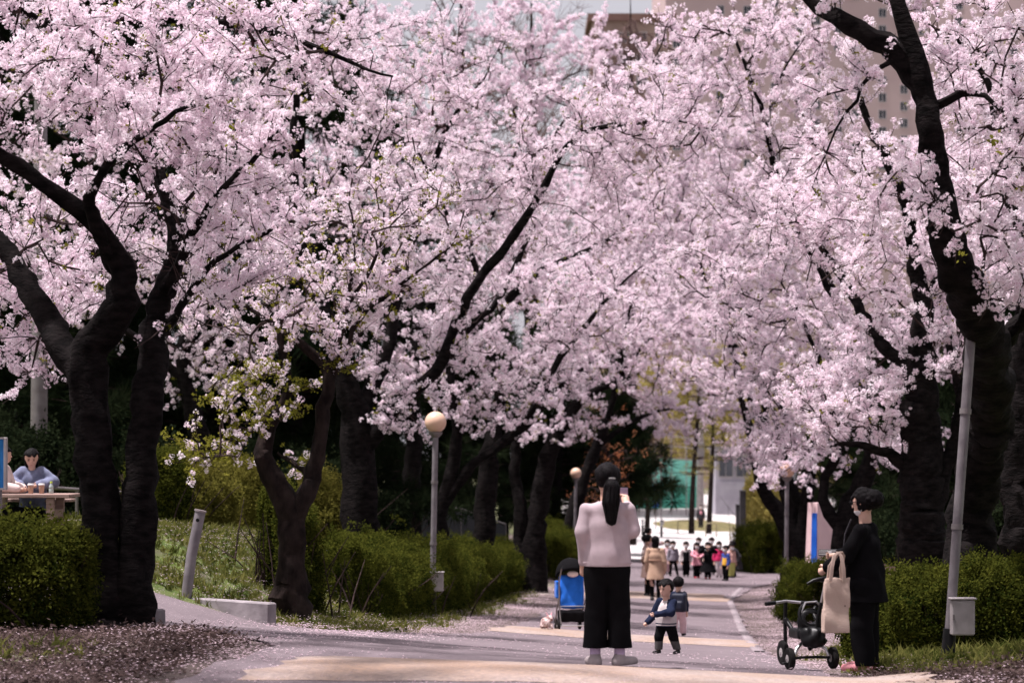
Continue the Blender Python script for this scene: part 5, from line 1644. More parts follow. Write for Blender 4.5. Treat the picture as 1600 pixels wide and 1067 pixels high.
        if st == 'pony':
            t_ = hair.get('tail', [(.0, .45, .0), (0, .62, -.35), (0, .62, -1.0), (0, .58, -1.55)])
            e = None
            rr = hair.get('tr', [.1, .17, .19, .08])
            for a_, b_, r0, r1 in zip(t_[:-1], t_[1:], rr[:-1], rr[1:]):
                w = rc(q, np.array(a_) * hs, np.array(b_) * hs, r0 * hs, r1 * hs)
                e = w if e is None else sm(e, w, k=.05 * hs)
            d = sm(d, e, k=.04 * hs)
        if st == 'bun': d = d + .03 * hs * np.sin(q[:, 0] / hs * 21) * np.sin(q[:, 1] / hs * 19 + 1) * np.sin(q[:, 2] / hs * 23 + 2)
        return d + .012 * hs * np.sin(q[:, 0] / hs * 33 + q[:, 1] / hs * 9) * np.cos(q[:, 2] / hs * 7 + q[:, 1] / hs * 13) + .02 * hs * np.sin(q[:, 0] / hs * 8 + 2 * q[:, 2] / hs) * np.sin(q[:, 2] / hs * 7 + q[:, 1] / hs * 5)
    dn = 1.9 if st in ('pony', 'long') else .75

    def strands(mb):
        if st != 'pony': return
        t_ = np.array(hair.get('tail', [(.0, .45, .0), (0, .62, -.35), (0, .62, -1.0), (0, .58, -1.55)])); rr = hair.get('tr', [.1, .17, .19, .08])
        rs = np.random.default_rng(5)
        for _ in range(70):
            w = rs.uniform(0, 6.28); e = np.array([math.cos(w), math.sin(w), 0]); end = rs.uniform(.75, 1.2)
            pp_ = [fromh((t_[k_] + e * r_ * (1.0 if k_ < 3 else .9) + rs.normal(size=3) * .02) * hs) for k_, r_ in enumerate(rr)]
            pp_[-1] = pp_[-2] + (pp_[-1] - pp_[-2]) * end
            mb.tube(pp_, [.004, .005, .005, .002], 4)
    hob = smesh('hair', hairf, hc - np.array([.75, .75, dn]) * hh, hc + np.array([.75, 1.0 if st in ('pony', 'bun') else .75, .75]) * hh, min(res, hh * .055), [hm], root, strands)
    if hair.get('tie'):
        p = fromh(np.array((0, .5, .0)) * hs)
        MB().lathe([(.08 * hs, -.04 * hs), (.125 * hs, -.02 * hs), (.125 * hs, .02 * hs), (.08 * hs, .04 * hs)], 12, org=(p[0], p[1], p[2])).build('hair_tie', [hair['tie']], root, True)
    if eyes and face:
        for k_ in (-1, 1):
            p = fromh(np.array((k_ * .15, -.385, .045)) * hs)
            pr = [(.052 * hs * math.cos(a), .03 * hs * math.sin(a)) for a in np.linspace(-1.5, 1.5, 7)]
            m_ = MB(); m_.lathe([(r_, h_) for r_, h_ in pr], 10, 'Z', (p[0], p[1], p[2])); m_.build('eye', [M['hair']], root, True)
            a0 = fromh(np.array((k_ * .08, -.41, .14)) * hs); a1 = fromh(np.array((k_ * .23, -.375, .145)) * hs)
            MB().tube([a0, (a0 + a1) / 2 + np.array([0, 0, .012 * hs]), a1], .012 * hs, 5).build('eyebrow', [M['hair']], root, True)
        if not mask:
            a0, a1, a2 = [fromh(np.array(q) * hs) for q in ((-.085, -.405, -.245), (0, -.42, -.255), (.085, -.405, -.245))]
            MB().tube([a0, a1, a2], [.006 * hs, .013 * hs, .006 * hs], 5).build('mouth', [M['lip']], root, True)
    if mask:
        def mf(P):
            q = toh(P)
            d = sm(el(q, (0, .03 * hs, .08 * hs), (.36 * hs, .43 * hs, .41 * hs)), el(q, (0, -.09 * hs, -.2 * hs), (.27 * hs, .33 * hs, .29 * hs)), k=.1 * hs) - .03 * hs
            d = np.maximum(d, q[:, 2] + .03 * hs); d = np.maximum(d, -q[:, 2] - .44 * hs); return np.maximum(d, q[:, 1] + .1 * hs)
        smesh('face_mask', mf, hc - .7 * hh, hc + .7 * hh, min(res, hh * .06), [M['maskw']], root)
    return root, dict(hc=hc, Rh=Rh, fromh=fromh, wrist=wrist, elbow=elbow, sz=sz, hz=hz)


M['lip'] = mat('lips', (.36, .13, .11), (.42, .17, .15), 8, .5)
M['maskw'] = cloth('white_mask', (.68, .66, .67), 1.08)
C_sweater = cloth('pale_mauve_knit', (.41, .33, .355), 1.2, .35, 8)
C_shoe = mat('grey_suede', (.34, .29, .29), (.42, .36, .36), 12, .95, .15)
C_sock = cloth('lilac_sock', (.55, .42, .60), 1.1)
C_pinkshoe = mat('pink_shoe', (.62, .22, .26), (.7, .3, .33), 12, .6)
C_bshoe = mat('dark_shoe', (.012, .011, .012), (.03, .028, .028), 14, .6)
C_redshoe = mat('red_shoe', (.4, .02, .04), (.5, .04, .06), 14, .5)
C_brownshoe = mat('brown_shoe', (.12, .07, .055), (.18, .11, .09), 14, .7)
C_beige = cloth('beige_trench', (.40, .265, .19), 1.2, .1, 5)
C_greige = cloth('greige_coat', (.36, .25, .225), 1.2, .1, 5)
C_belt = cloth('brown_belt', (.2, .12, .085))
C_pink = cloth('pink_coat', (.62, .27, .33), 1.2)
C_palepink = cloth('pale_pink_coat', (.60, .41, .43), 1.15)
C_grey = cloth('grey_jacket', (.19, .17, .2), 1.25)
C_lgrey = cloth('light_grey_knit', (.42, .37, .37), 1.2)
C_red = cloth('crimson_jacket', (.42, .02, .09), 1.3)
C_white = cloth('white_trousers', (.62, .55, .56), 1.1)
C_lime = cloth('lime_trousers', (.44, .44, .14), 1.2)
C_yellow = cloth('yellow_vest', (.62, .33, .04), 1.2)
C_blue = cloth('blue_sleeves', (.03, .05, .2), 1.3)
C_dgrey = cloth('dark_grey_coat', (.035, .032, .036), 1.3)
C_char = cloth('charcoal_socks', (.075, .07, .07), 1.3)
C_lblue = cloth('pale_blue_jacket', (.11, .12, .18), 1.6, .2, 10)
C_cream = cloth('cream_sleeve', (.60, .48, .45), 1.12)
C_peach = cloth('peach_top', (.55, .32, .28), 1.2)

# --- woman in the pale sweater, seen from behind, phone raised
WL = onground(949, 19.85, .032)
wo_, wi = person('woman in pale mauve sweater and wide black trousers seen from behind holding up a phone', WL, math.pi, 1.65, .24,
    dict(mats=[C_sweater], hem=.815, rhem=.192, rwaist=.192, rchest=.182, flat=.62, sleeve=(.058, .06, .045), name='sweater', fold=.0055, lowarm=True),
    dict(mats=[BLACKC], r=(.1, .094, .106), hem=.148, k=.002, fold=.006, name='wide_trousers'),
    dict(mat=C_shoe, len=.26, turn=(-.75, .25), sock=C_sock), dict(style='pony', nape=.3, tail=[(.0, .42, -.02), (.06, .62, -.3), (.1, .66, -.85), (.1, .62, -1.45)], tr=[.13, .24, .26, .17], tie=M['chrome']),
    arms=[((-.205, .0, 1.10), (-.17, -.24, 1.31)), ((.205, .03, 1.10), (.195, -.03, .84))],
    ankles=[(-.1, .01, .085), (.1, .0, .085)], knees=[(-.093, 0, .42), (.093, 0, .42)], head=(.28, .05), res=.0085, wide=1.03, eyes=False)
ring = [(.2 * math.cos(a), .127 * math.sin(a), .845) for a in np.linspace(0, 6.283, 40, endpoint=False)]
MB().tube(ring, .006, 6, closed=True).build('hem_seam', [C_sweater], wo_, True)
ph = empty('phone', wo_.matrix_basis @ Vector((-.15, -.33, 1.31)), math.pi, 'dark phone held up in front of the woman in the pale sweater', 'phone')
MB().box((-.037, -.005, -.005), (.037, .005, .15), .004).build('case', [M['black']], ph)
M['phonescreen'] = mat('pale_screen', (.1, .06, .11), (.5, .38, .5), 6, .2)
MB().box((-.033, .0055, .003), (.033, .007, .143)).build('screen', [M['phonescreen']], ph)

# --- woman in black with trike and tote bag
BL = onground(1352, 21.3, .03)
bo_, bi = person('woman in a loose black cardigan and black trousers standing by the trike', BL, math.radians(-112), 1.585, .232,
    dict(mats=[BLACKC], hem=.6, rhem=.205, rwaist=.175, rchest=.165, flat=.86, sleeve=(.07, .068, .055), name='cardigan', fold=.008),
    dict(mats=[BLACKC], r=(.12, .1, .092), hem=.045, fold=.008, name='trousers'),
    dict(mat=C_pinkshoe, len=.25, turn=(0, .3)), dict(style='bun', nape=.3, fringe=.22, side=True),
    arms=[((-.21, -.05, 1.03), (-.16, -.27, 1.0)), ((.2, -.12, 1.0), (.13, -.3, .90))], head=(-.15, .12), res=.0085, wide=1.12, eyes=True)
fh = bi['fromh']; hs = .232
m = MB()
for k in (-1, 1):
    c = fh(np.array((k * .15, -.45, .05)) * hs); ring = []
    for a in np.linspace(0, 2 * math.pi, 14, endpoint=False):
        ring.append(fh(np.array((k * .15 + .1 * math.cos(a), -.45, .05 + .085 * math.sin(a))) * hs))
    m.tube(ring, .003, 5, closed=True)
    m.tube([fh(np.array((k * .25, -.44, .07)) * hs), fh(np.array((k * .39, -.1, .07)) * hs), fh(np.array((k * .385, .05, .03)) * hs)], .003, 5)
m.tube([fh(np.array((-.05, -.46, .06)) * hs), fh(np.array((.05, -.46, .06)) * hs)], .003, 5)
m.build('glasses', [M['black']], bo_, True)


def chinmask(P):
    q = (P - bi['hc']) @ bi['Rh']
    d = el(q, (0, -.09 * hs, -.2 * hs), (.285 * hs, .32 * hs, .30 * hs)) - .004
    return np.maximum(np.maximum(d, q[:, 2] + .27 * hs), q[:, 1] + .05 * hs)


smesh('chin_mask', chinmask, bi['hc'] - .15, bi['hc'] + .15, .008, [M['maskw']], bo_)
MB().tube([fh(np.array((.3, .0, -.3)) * hs), fh(np.array((.36, .06, .0)) * hs)], .003, 5).build('mask_strap', [M['maskw']], bo_, True)
lp = MB(); lp.tube([(.10, -.10, 1.33), (.12, -.15, 1.2), (.12, -.17, 1.0), (.1, -.18, .85)], .009, 6); lp.build('lapel_edge', [C_dgrey], bo_, True)
bw = bo_.matrix_basis

# striped purse in her hand
pp = bw @ Vector((-.15, -.36, 1.02))
pu = empty('striped_purse', pp, math.radians(-10), 'small dark purse with pale stripes held by the woman in black', 'purse')
MB().box((-.1, -.025, -.03), (.1, .025, .03), .008).build('pouch', [M['black']], pu)
for k in range(3): MB().box((-.097, -.0275, -.018 + k * .016), (.097, -.0255, -.012 + k * .016)).build('stripe', [M['white']], pu)
MB().box((-.015, -.031, -.012), (.02, -.0278, .02), .003).build('clasp', [M['white']], pu)

# tote bag on her forearm
M['canvas'] = mat('canvas_tote', (.47, .35, .29), (.54, .41, .35), 4, .95, .15, bscale=60)
tb = empty('tote_bag', at(1306, 988, 21.0), math.radians(12), 'cream canvas tote bag hanging from the arm of the woman in black', 'bag')
hgt, wd = .475, .25


def totef(P):
    x_ = P[:, 0] - .02 * (P[:, 2] / hgt - .5); z_ = P[:, 2]
    hw_ = .115 + .0 * z_; th_ = .05 - .03 * (z_ / hgt) + .008 * np.sin(z_ * 22 + x_ * 9)
    d = np.maximum(np.maximum(np.abs(x_) - hw_, np.abs(P[:, 1]) - th_), np.maximum(-z_, z_ - hgt))
    return d + .004 * np.sin(x_ * 40 + z_ * 12) * np.sin(z_ * 17)


smesh('bag_body', totef, (-.17, -.1, -.03), (.17, .1, hgt + .03), .011, [M['canvas']], tb)


def strap(m, pts, w=.012, t=.003):
    for s_ in (-.5, -.17, .17, .5): m.tube([(x + s_ * w * 2, y, z) for x, y, z in pts], .0055, 5)


for k, yy in ((0, -.03), (1, .03)):
    m = MB(); pts_ = [(-.06, yy, hgt - .03), (-.045, yy, hgt + .1), (-.02 + .03 * k, yy * .5, hgt + .19), (.02 + .03 * k, 0, hgt + .225), (.045 + .03 * k, yy * .5, hgt + .19), (.06, yy, hgt + .08), (.065, yy, hgt - .03)]
    strap(m, pts_); m.build('strap', [M['canvas']], tb, True)
m = MB(); m.lathe([(.006, -.057), (.006, -.052)], 8, 'Y', (.065, 0, .235)); m.build('button', [M['black']], tb)

# --- toddler in the raglan sweater
def segd(p, a, b):
    a = np.array(a); b = np.array(b); t = np.clip((p - a) @ (b - a) / ((b - a) @ (b - a)), 0, 1)
    return np.linalg.norm(p - a - (b - a) * t)


TA = [((-.09, 0, .61), (-.15, -.02, .46), (-.19, -.12, .37)), ((.09, 0, .61), (.13, -.09, .50), (-.02, -.19, .47))]


def raglan(p):
    for a in TA:
        if segd(p, a[0], a[1]) < .062 or segd(p, a[1], a[2]) < .055: return 1
    if p[2] < .405 and p[2] > .31:
        k = (p[2] - .312) / .011
        if 1 <= k < 2.2 or 3.4 <= k < 5: return 1
    return 0


TL_ = onground(1041, 28.4, .032)
person('toddler in navy-sleeved grey sweater walking on the path beside the wide black trousers', TL_, math.radians(-38), .87, .205,
    dict(mats=[C_lgrey, NAVY], zone=raglan, hem=.325, rhem=.13, rwaist=.125, rchest=.105, flat=.82, sleeve=(.052, .048, .036), name='sweater', fold=.003, lowarm=True),
    dict(mats=[BLACKC, C_char], zone=lambda p: 1 if p[2] < .15 else 0, r=(.07, .056, .045), hem=.05, name='trousers'),
    dict(mat=C_bshoe, len=.15, turn=(0, .2), shaft=.03), dict(style='short', fringe=.25, nape=.2),
    arms=[((-.15, -.02, .46), (-.19, -.12, .37)), ((.13, -.09, .50), (-.02, -.19, .47))],
    knees=[(-.07, -.05, .2), (.08, .03, .2)], ankles=[(-.085, -.04, .05), (.11, .08, .05)], head=(-.1, .22), res=.0075, wide=.98)

# --- child with backpack behind the toddler
KL = onground(1060, 40, .035)
ko_, ki = person('child in a navy jacket with a dark backpack walking away behind the toddler', KL, math.radians(160), .97, .21,
    dict(mats=[NAVY], hem=.4, rhem=.125, rwaist=.12, rchest=.115, flat=.75, name='jacket'),
    dict(mats=[C_palepink], r=(.072, .058, .05), hem=.04), dict(mat=C_bshoe, len=.15), dict(style='short', nape=.26), res=.011, eyes=False,
    knees=[(-.07, -.03, .22), (.06, .03, .22)], ankles=[(-.07, -.05, .05), (.06, .07, .05)])
M['dirtyblk'] = mat('backpack_nylon', (.008, .01, .022), (.014, .017, .035), 8, .6)


def packf(P):
    d = np.linalg.norm(np.maximum(np.abs(P - np.array([-.06, .17, .56])) - np.array([.08, .035, .11]), 0), axis=1) - .045
    return sm(d, np.linalg.norm(np.maximum(np.abs(P - np.array([-.06, .24, .51])) - np.array([.06, .02, .05]), 0), axis=1) - .02, k=.02)


bp_ = empty('backpack', ko_.location, math.radians(160), 'rounded dark navy backpack worn by the child behind the toddler', 'backpack')
smesh('pack_body', packf, (-.25, .02, .34), (.12, .34, .76), .014, [M['dirtyblk']], bp_)
MB().tube([(-.12, .1, .70), (-.1, .0, .735), (-.1, -.1, .68)], .012, 6).build('strap', [M['dirtyblk']], bp_, True)
MB().tube([(.01, .1, .70), (.05, .0, .735), (.06, -.1, .68)], .012, 6).build('strap', [M['dirtyblk']], bp_, True)
MB().tube([(-.09, .13, .71), (-.06, .14, .76), (-.03, .13, .71)], .008, 6).build('grab_loop', [M['dirtyblk']], bp_, True)

# --- the two coats farther down
def coat_person(label, px, d, yaw, H, colr, hairst, shoes, hem, **k):
    return person(label, onground(px, d, .04), yaw, H, .225, dict(mats=[colr], hem=hem, rhem=.235, rwaist=.165, rchest=.175, flat=.7, sleeve=(.072, .066, .055), name='coat'),
                  dict(mats=[BLACKC], r=(.085, .06, .045), hem=.08), dict(mat=shoes, len=.24), hairst, res=.018, **k)


o_, i_ = coat_person('woman with long dark hair in a belted beige trench coat seen from behind', 1024, 60.5, math.radians(170), 1.6, C_beige, dict(style='long', nape=.3, down=1.0), C_bshoe, .52, eyes=False)
ring = [(.172 * math.cos(a), .122 * math.sin(a), 1.0) for a in np.linspace(0, 6.283, 20, endpoint=False)]
MB().tube(ring, .022, 6, closed=True).build('belt', [C_belt], o_, True)
coat_person('woman in a greige coat with dark tied hair turned towards the trench coat', 1012, 62.5, math.radians(105), 1.6, C_greige, dict(style='bun', nape=.3, side=True), C_bshoe, .5, arms=[((-.2, -.05, 1.08), (-.05, -.28, 1.12)), ((.2, -.05, 1.08), (.02, -.28, 1.1))])
bg_ = empty('brown_bag', onground(1010.5, 62.1, 1.0), 0, 'round brown shoulder bag on the woman in the greige coat', 'bag')
smesh('bag_body', lambda P: el(P, (0, 0, .0), (.17, .1, .13)) + .01 * np.sin(P[:, 0] * 30), (-.22, -.15, -.18), (.22, .15, .18), .02, [C_brownshoe], bg_)
MB().tube([(-.13, 0, .08), (-.1, .02, .3), (.0, .05, .45), (.1, .02, .3), (.13, 0, .08)], .012, 6).build('strap', [C_brownshoe], bg_, True)
person('woman in a pale pink top with a long ponytail raising a phone at the children', onground(1012.5, 72, .04), math.radians(100), 1.62, .22,
       dict(mats=[C_palepink], hem=.8, rhem=.16, rwaist=.155, rchest=.16, sleeve=(.066, .06, .05)), dict(mats=[C_white], r=(.1, .07, .06), hem=.06), dict(mat=C_bshoe, len=.24),
       dict(style='pony', nape=.3, side=True), arms=[((-.19, -.08, 1.1), (-.1, -.38, 1.15)), ((.19, -.08, 1.1), (.05, -.38, 1.15))], res=.02)
p = onground(1026.3, 72, 1.2)
ph = empty('phone', p, math.radians(100), 'dark phone raised by the woman in the pale pink top', 'phone')
MB().box((-.04, -.006, -.06), (.04, .006, .09), .004).build('case', [M['black']], ph)
MB().box((-.034, .0062, -.05), (.034, .0075, .08)).build('screen', [M['phonescreen']], ph)

# --- the group of children
KG = 'children lined up on the path'


def kid(label, px, d, H, tcol, lcol, scol, yaw=0, hair=None, hem=.48, rhem=.14, mask=True, arms=None, zone=None, nm='jacket', lr=(.075, .058, .05), **k):
    return person(label, onground(px, d, .04), yaw, H, .215, dict(mats=tcol if isinstance(tcol, list) else [tcol], zone=zone, hem=hem * H / 1.1, rhem=rhem, rwaist=.125, rchest=.12, flat=.75, sleeve=(.055, .05, .042), name=nm),
                  dict(mats=[lcol], r=lr, hem=.05), dict(mat=scol, len=.17), hair or dict(style='short', fringe=.16, nape=.26), KG, res=.018, mask=mask, arms=arms, **k)


kid('child in a long pale pink coat half hidden behind the grey jacket', 1043, 79, 1.12, C_palepink, C_palepink, C_bshoe, .2, dict(style='long', fringe=.16, down=.6), .3, .17, nm='coat')
kid('child in a grey zipped jacket and black leggings with legs apart', 1051.5, 77.5, 1.12, C_grey, BLACKC, C_bshoe, .15, knees=[(-.08, -.02, .28), (.1, 0, .28)], ankles=[(-.09, 0, .055), (.16, .02, .055)], lr=(.065, .05, .042))
kid('child in black dungarees with light grey sleeves standing apart', 1072, 77, 1.12, [BLACKC, C_lgrey], BLACKC, C_bshoe, 0, zone=lambda p: 1 if abs(p[0]) > .1 or p[2] > .8 else 0)
kid('child in a bright pink coat with red shoes', 1088.5, 76, 1.12, C_pink, BLACKC, C_redshoe, .25, dict(style='long', fringe=.16, down=.5), .4, .18, nm='coat', arms=[((-.17, -.06, .72), (-.06, -.17, .66)), ((.17, -.06, .72), (.06, -.17, .66))])
kid('child whose dark head shows just above the pink coat', 1092, 79.5, 1.2, C_dgrey, BLACKC, C_bshoe, -.2)
kid('child in a full black dress with both arms raised to the eyes', 1106, 75.5, 1.15, BLACKC, BLACKC, C_redshoe, 0, dict(style='long', fringe=.16, down=.6), .2, .3, nm='dress', arms=[((-.26, -.05, .84), (-.08, -.17, .98)), ((.26, -.05, .84), (.08, -.17, .98))])
kid('child in a flat dark cap behind the black dress', 1112, 79, 1.22, C_dgrey, BLACKC, C_bshoe, .1, dict(style='short', fringe=.1, nape=.15))
kid('child in a crimson jacket and white trousers', 1123.5, 77, 1.14, C_red, C_white, C_bshoe, -.1, dict(style='long', fringe=.16, down=.7), .5)
kid('child in a yellow and blue jacket with black trousers', 1134, 74.5, 1.08, [C_yellow, C_blue], BLACKC, C_bshoe, -.9, zone=lambda p: 1 if abs(p[0]) > .1 or p[2] > .7 else 0)
kid('child in a peach top and lime trousers behind the yellow jacket', 1142.5, 77, 1.08, C_peach, C_lime, C_bshoe, .6, lr=(.085, .07, .06))
person('person in a dark grey coat crouching at the right end of the children', onground(1153, 78, .04), math.radians(-80), 1.15, .22,
       dict(mats=[C_dgrey], hem=.22, rhem=.2, rwaist=.17, rchest=.17, flat=.8, sleeve=(.07, .065, .055), name='coat'), dict(mats=[BLACKC], r=(.09, .08, .06), hem=.05), dict(mat=C_bshoe, len=.24),
       dict(style='short', nape=.26, side=True), None, hipz=.32, knees=[(-.12, -.3, .42), (.12, -.3, .42)], ankles=[(-.1, -.12, .06), (.1, -.12, .06)], lean=.25, res=.02)
# --- man far off on the square
person('person in a dark jacket with a pink print standing far off on the pale square', onground(1095, 163, .05), 0, 1.74, .23,
       dict(mats=[C_dgrey, C_pink], zone=lambda p: 1 if abs(p[0]) < .07 and 1.12 < p[2] < 1.32 and p[1] < 0 else 0, hem=.8, rhem=.17, rwaist=.17, rchest=.18, sleeve=(.075, .07, .055), name='jacket'), dict(mats=[C_dgrey], r=(.1, .08, .07), hem=.05), dict(mat=M['white'], len=.26),
       dict(style='short', nape=.2), None, res=.026, mask=True)

# --- two people at the picnic table
gz0 = float(gz(xs(52, 31.35), 31.35)); SH = TZ - gz0
person('person in a pale blue jacket and dark headscarf bent over the picnic table', (xs(53, 31.35), 31.35, gz0), 0, SH + .56, .225,
       dict(mats=[C_lblue], hem=SH - .34, rhem=.17, rwaist=.18, rchest=.18, flat=.75, sleeve=(.085, .078, .06), name='jacket', lowarm=True),
       dict(mats=[BLACKC], r=(.1, .085, .07), hem=.05), dict(mat=C_bshoe, len=.25), dict(style='long', fringe=.26, nape=.3, down=.75),
       hipz=SH - .28, arms=[((-.27, -.1, SH + .14), (-.1, -.36, SH + .1)), ((.27, -.1, SH + .14), (.12, -.36, SH + .1))], knees=[(-.12, -.42, SH - .26), (.12, -.42, SH - .26)], ankles=[(-.1, -.42, .07), (.1, -.42, .07)], head=(.15, .45), lean=.2, res=.012, sit=True)
gx0 = xs(-10, 30.7); gz1 = float(gz(gx0, 30.7)); SH = TZ - gz1
person('person in a cream top at the left edge reaching onto the picnic table', (gx0, 30.75, gz1), math.radians(80), SH + .6, .225,
       dict(mats=[C_cream], hem=SH - .32, rhem=.17, rwaist=.17, rchest=.18, flat=.75, sleeve=(.08, .072, .058), name='top', lowarm=True),
       dict(mats=[BLACKC], r=(.1, .085, .07), hem=.05), dict(mat=C_bshoe, len=.25), dict(style='short', fringe=.2, nape=.3),
       hipz=SH - .28, arms=[((-.25, -.12, SH + .1), (-.12, -.36, SH + .06)), ((.25, -.12, SH + .1), (.12, -.34, SH + .06))], knees=[(-.12, -.4, SH - .26), (.12, -.4, SH - .26)], ankles=[(-.1, -.4, .07), (.1, -.4, .07)], lean=.15, res=.014, sit=True, eyes=False)

# ================================================================ STROLLER, TRIKE, TOY
def wheel(parent, c, r, w, rimmat, axis='X'):
    wo = MB().lathe([(r * .72, -w / 2), (r * .9, -w / 2), (r, -w * .3), (r, w * .3), (r * .9, w / 2), (r * .72, w / 2)], 26, axis).build('wheel', [M['rubber']], parent, True)
    wo.location = c
    MB().lathe([(r * .2, -w * .56), (r * .3, -w * .52), (r * .7, -w * .42), (r * .71, w * .42), (r * .3, w * .52), (r * .2, w * .56)], 22, axis).build('rim', [rimmat], wo, True)
    MB().lathe([(r * .12, -w * .66), (r * .14, w * .66)], 10, axis).build('hub', [M['chrome']], wo, True)
    return wo


M['strblue'] = cloth('royal_blue_fabric', (.015, .10, .42), 1.4, .15, 6)
sp_ = onground(894, 38, .05)
st = empty('stroller', sp_, math.radians(8), 'blue folding stroller with black hood parked on the left side of the path', 'stroller')


def seatf(P):
    z = P[:, 2]; t = np.clip((z - .36) / .52, 0, 1)
    y0 = .02 + .10 * t; hw_ = .17 - .03 * np.abs(t - .6)
    d = np.linalg.norm(np.maximum(np.abs(np.stack([P[:, 0], P[:, 1] - y0, z - .62], 1)) - np.stack([hw_, .03 + .02 * np.sin(t * 3), np.full_like(z, .23)], 1), 0), axis=1) - .03
    return d + fold(P, .006, 20)


smesh('seat_back', seatf, (-.27, -.15, .3), (.27, .3, .95), .014, [M['strblue']], st)
smesh('hood', lambda P: np.maximum(np.maximum(el(P, (0, .16, .88), (.235, .3, .27)), .86 - P[:, 2] - .5 * (P[:, 1] - .16)), -el(P, (0, .2, .84), (.21, .28, .24))), (-.3, -.2, .7), (.3, .5, 1.2), .014, [BLACKC], st)
smesh('head_pad', lambda P: el(P, (.01, -.0, .90), (.09, .05, .05)), (-.15, -.1, .8), (.15, .1, 1), .012, [C_cream], st)
smesh('basket', lambda P: np.linalg.norm(np.maximum(np.abs(P - np.array([0, .05, .24])) - np.array([.17, .18, .06]), 0), axis=1) - .025 + fold(P, .004, 20), (-.25, -.22, .1), (.25, .32, .37), .016, [BLACKC], st)
smesh('side_cover', lambda P: np.linalg.norm(np.maximum(np.abs(P - np.array([-.235, .08, .66])) - np.array([.008, .08, .12]), 0), axis=1) - .015 + fold(P, .004, 24), (-.3, -.1, .45), (-.17, .25, .88), .012, [M['strblue']], st)
for k in (-1, 1):
    MB().tube([(k * .2, -.16, .1), (k * .215, -.06, .42), (k * .22, -.09, .8), (k * .2, -.2, 1.0)], .012, 8).build('frame_tube', [M['metald']], st, True)
    MB().tube([(k * .2, .42, .1), (k * .21, .2, .36), (k * .215, -.05, .5)], .012, 8).build('frame_tube', [M['metald']], st, True)
    MB().tube([(k * .2, -.2, 1.0), (k * .2, -.25, 1.02)], .018, 8).build('handle_grip', [M['black']], st, True)
    wheel(st, (k * .245, -.16, .098), .098, .04, M['black'])
    wheel(st, (k * .19, .42, .09), .09, .04, M['black'])
MB().tube([(-.24, -.16, .1), (.24, -.16, .1)], .012, 8).build('axle', [M['chrome']], st, True)
MB().tube([(-.2, -.06, .40), (.2, -.06, .40)], .009, 8).build('cross_bar', [M['chrome']], st, True)

# trike
tp_ = onground(1262, 21.4, .045)
tr = empty('push_trike', tp_, math.radians(14), 'black child push trike with grey wheels beside the woman in black', 'tricycle')
wheel(tr, (-.225, -.1, .108), .108, .055, M['greyrim'])
wheel(tr, (.225, -.1, .108), .108, .055, M['greyrim'])
wheel(tr, (-.1, .42, .125), .125, .05, M['greyrim'])
MB().tube([(-.225, -.1, .108), (-.1, -.1, .12), (.1, -.1, .12), (.225, -.1, .108)], .014, 10).build('axle', [M['black']], tr, True)
for k in (-1, 1):
    MB().tube([(k * .18, -.1, .13), (k * .15, -.09, .2), (k * .08, -.04, .25), (0, .02, .27)], .017, 10).build('fender_strut', [M['chrome']], tr, True)
MB().tube([(0, -.08, .2), (0, .05, .28), (-.05, .25, .34), (-.09, .38, .46)], .024, 10).build('frame', [M['black']], tr, True)
smesh('seat', lambda P: sm(np.linalg.norm(np.maximum(np.abs(P - np.array([0, .02, .345])) - np.array([.115, .12, .02]), 0), axis=1) - .03, np.maximum(el(P, (0, -.09, .46), (.145, .05, .14)), -el(P, (.0, -.09, .5), (.07, .2, .05))), k=.03), (-.2, -.2, .25), (.2, .2, .62), .012, [M['black']], tr)
ring = [(.125 * math.cos(a), -.10 + .03 * math.sin(a), .53 + .12 * math.sin(a)) for a in np.linspace(0, 6.283, 22, endpoint=False)]
MB().tube(ring, .018, 8, closed=True).build('backrest_hoop', [M['black']], tr, True)
MB().tube([(-.12, -.08, .52), (-.06, -.1, .655), (.05, -.1, .66), (.12, -.08, .6)], .011, 8).build('hoop_trim', [M['chrome']], tr, True)
ring = [(.17 + .09 * math.cos(a), .03 + .16 * math.sin(a) * .5, .52 + .09 * math.sin(a)) for a in np.linspace(0, 6.283, 22, endpoint=False)]
MB().tube(ring, .017, 8, closed=True).build('guard_ring', [M['black']], tr, True)
smesh('storage_bag', lambda P: sm(el(P, (0, -.165, .3), (.13, .08, .09)), el(P, (0, -.15, .37), (.14, .07, .05)), k=.03) + fold(P, .006, 30), (-.2, -.3, .15), (.2, -.04, .48), .011, [M['black']], tr)
MB().tube([(-.09, .38, .14), (-.09, .39, .46), (-.09, .37, .63)], .02, 10).build('fork', [M['black']], tr, True)
MB().tube([(-.3, .30, .625), (-.2, .33, .63), (-.09, .37, .64), (.02, .36, .63), (.1, .33, .62)], .014, 10).build('handlebar', [M['chrome']], tr, True)
MB().tube([(-.33, .29, .62), (-.22, .325, .628)], .021, 10).build('grip', [M['black']], tr, True)
MB().tube([(.06, .345, .625), (.14, .315, .615)], .021, 10).build('grip', [M['black']], tr, True)
MB().tube([(.035, -.12, .3), (.05, -.14, .5), (.075, -.17, .66)], .017, 10).build('push_pole_socket', [M['black']], tr, True)
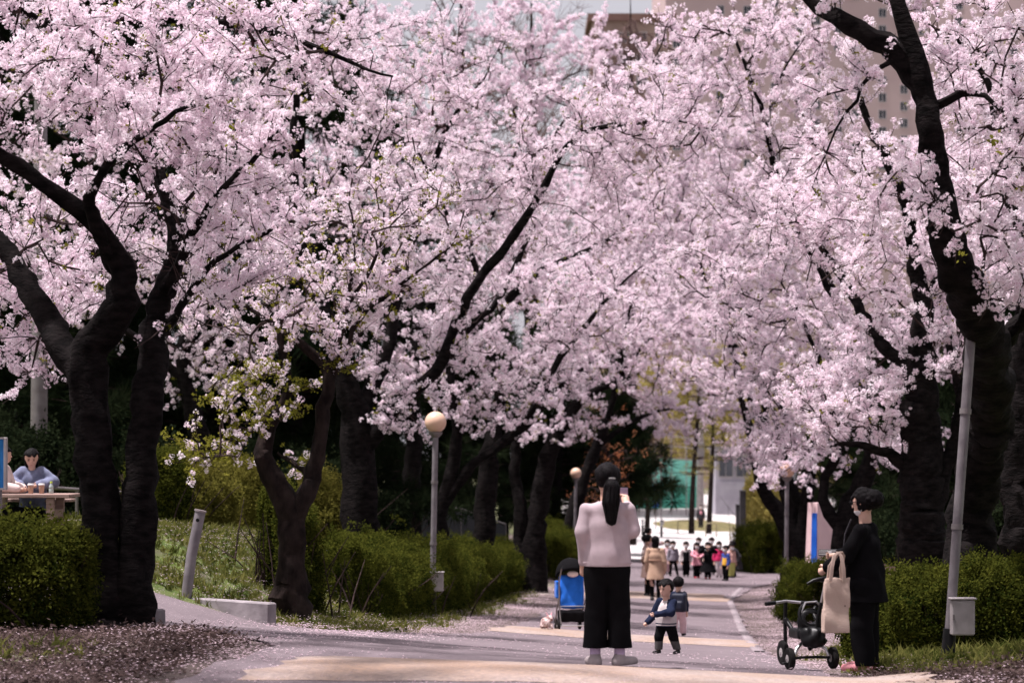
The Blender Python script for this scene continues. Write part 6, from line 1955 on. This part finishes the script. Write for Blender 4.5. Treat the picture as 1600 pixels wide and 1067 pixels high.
MB().tube([(.072, -.168, .64), (.085, -.22, .8), (.09, -.24, .86)], .012, 10).build('push_pole', [M['chrome']], tr, True)
MB().tube([(-.1, -.25, .845), (-.04, -.27, .88), (.06, -.275, .9), (.09, -.26, .9), (.18, -.275, .895), (.28, -.25, .89)], [.014, .017, .019, .022, .019, .017], 10).build('push_handle', [M['black']], tr, True)
smesh('handle_tray', lambda P: el(P, (.09, -.255, .885), (.075, .045, .03)), (.02, -.34, .83), (.22, -.18, .94), .01, [M['black']], tr)
MB().box((-.3, -.13, .06), (-.25, -.07, .075), .004).build('pedal', [M['black']], tr)

tr.scale = (.9, .9, .9)
# rabbit-like toy on the hump
M['fur'] = mat('mottled_fur', (.22, .13, .12), (.62, .5, .49), 16, 1.0, .5, lo=.42, hi=.56)
rp = onground(854, 36.8, .1)
rb = empty('toy_rabbit', rp, math.radians(20), 'small mottled brown and white rabbit sitting on the hump by the stroller', 'rabbit')


def rabf(P):
    d = el(P, (-.02, 0, .085), (.07, .1, .085))
    d = sm(d, el(P, (.045, -.03, .15), (.05, .055, .048)), k=.03)
    d = sm(d, el(P, (.045, -.085, .14), (.022, .025, .022)), k=.02)
    for k in (-1, 1):
        d = sm(d, rc(P, (.045 + k * .022, 0, .185), (.045 + k * .05, .02, .25), .014, .008, .6), k=.012)
        d = sm(d, el(P, (-.02 + k * .055, -.01, .045), (.03, .06, .045)), k=.015)
        d = sm(d, rc(P, (.02 + k * .03, -.08, .07), (.02 + k * .03, -.1, .008), .02, .016), k=.012)
    return sm(d, el(P, (-.04, .1, .06), (.028, .028, .028)), k=.01) + .004 * np.sin(P[:, 0] * 120) * np.sin(P[:, 2] * 110 + P[:, 1] * 90)


smesh('body', rabf, (-.14, -.16, -.01), (.16, .17, .29), .008, [M['fur']], rb)
for k in (-1, 1):
    MB().tube([(.045 + k * .023, -.003, .19), (.045 + k * .046, .012, .238)], [.009, .005], 6).build('inner_ear', [C_pink], rb, True)
    MB().lathe([(.002, -.004), (.006, 0), (.002, .004)], 8, 'X', (.045 + k * .046, -.055, .16)).build('eye', [M['black']], rb, True)
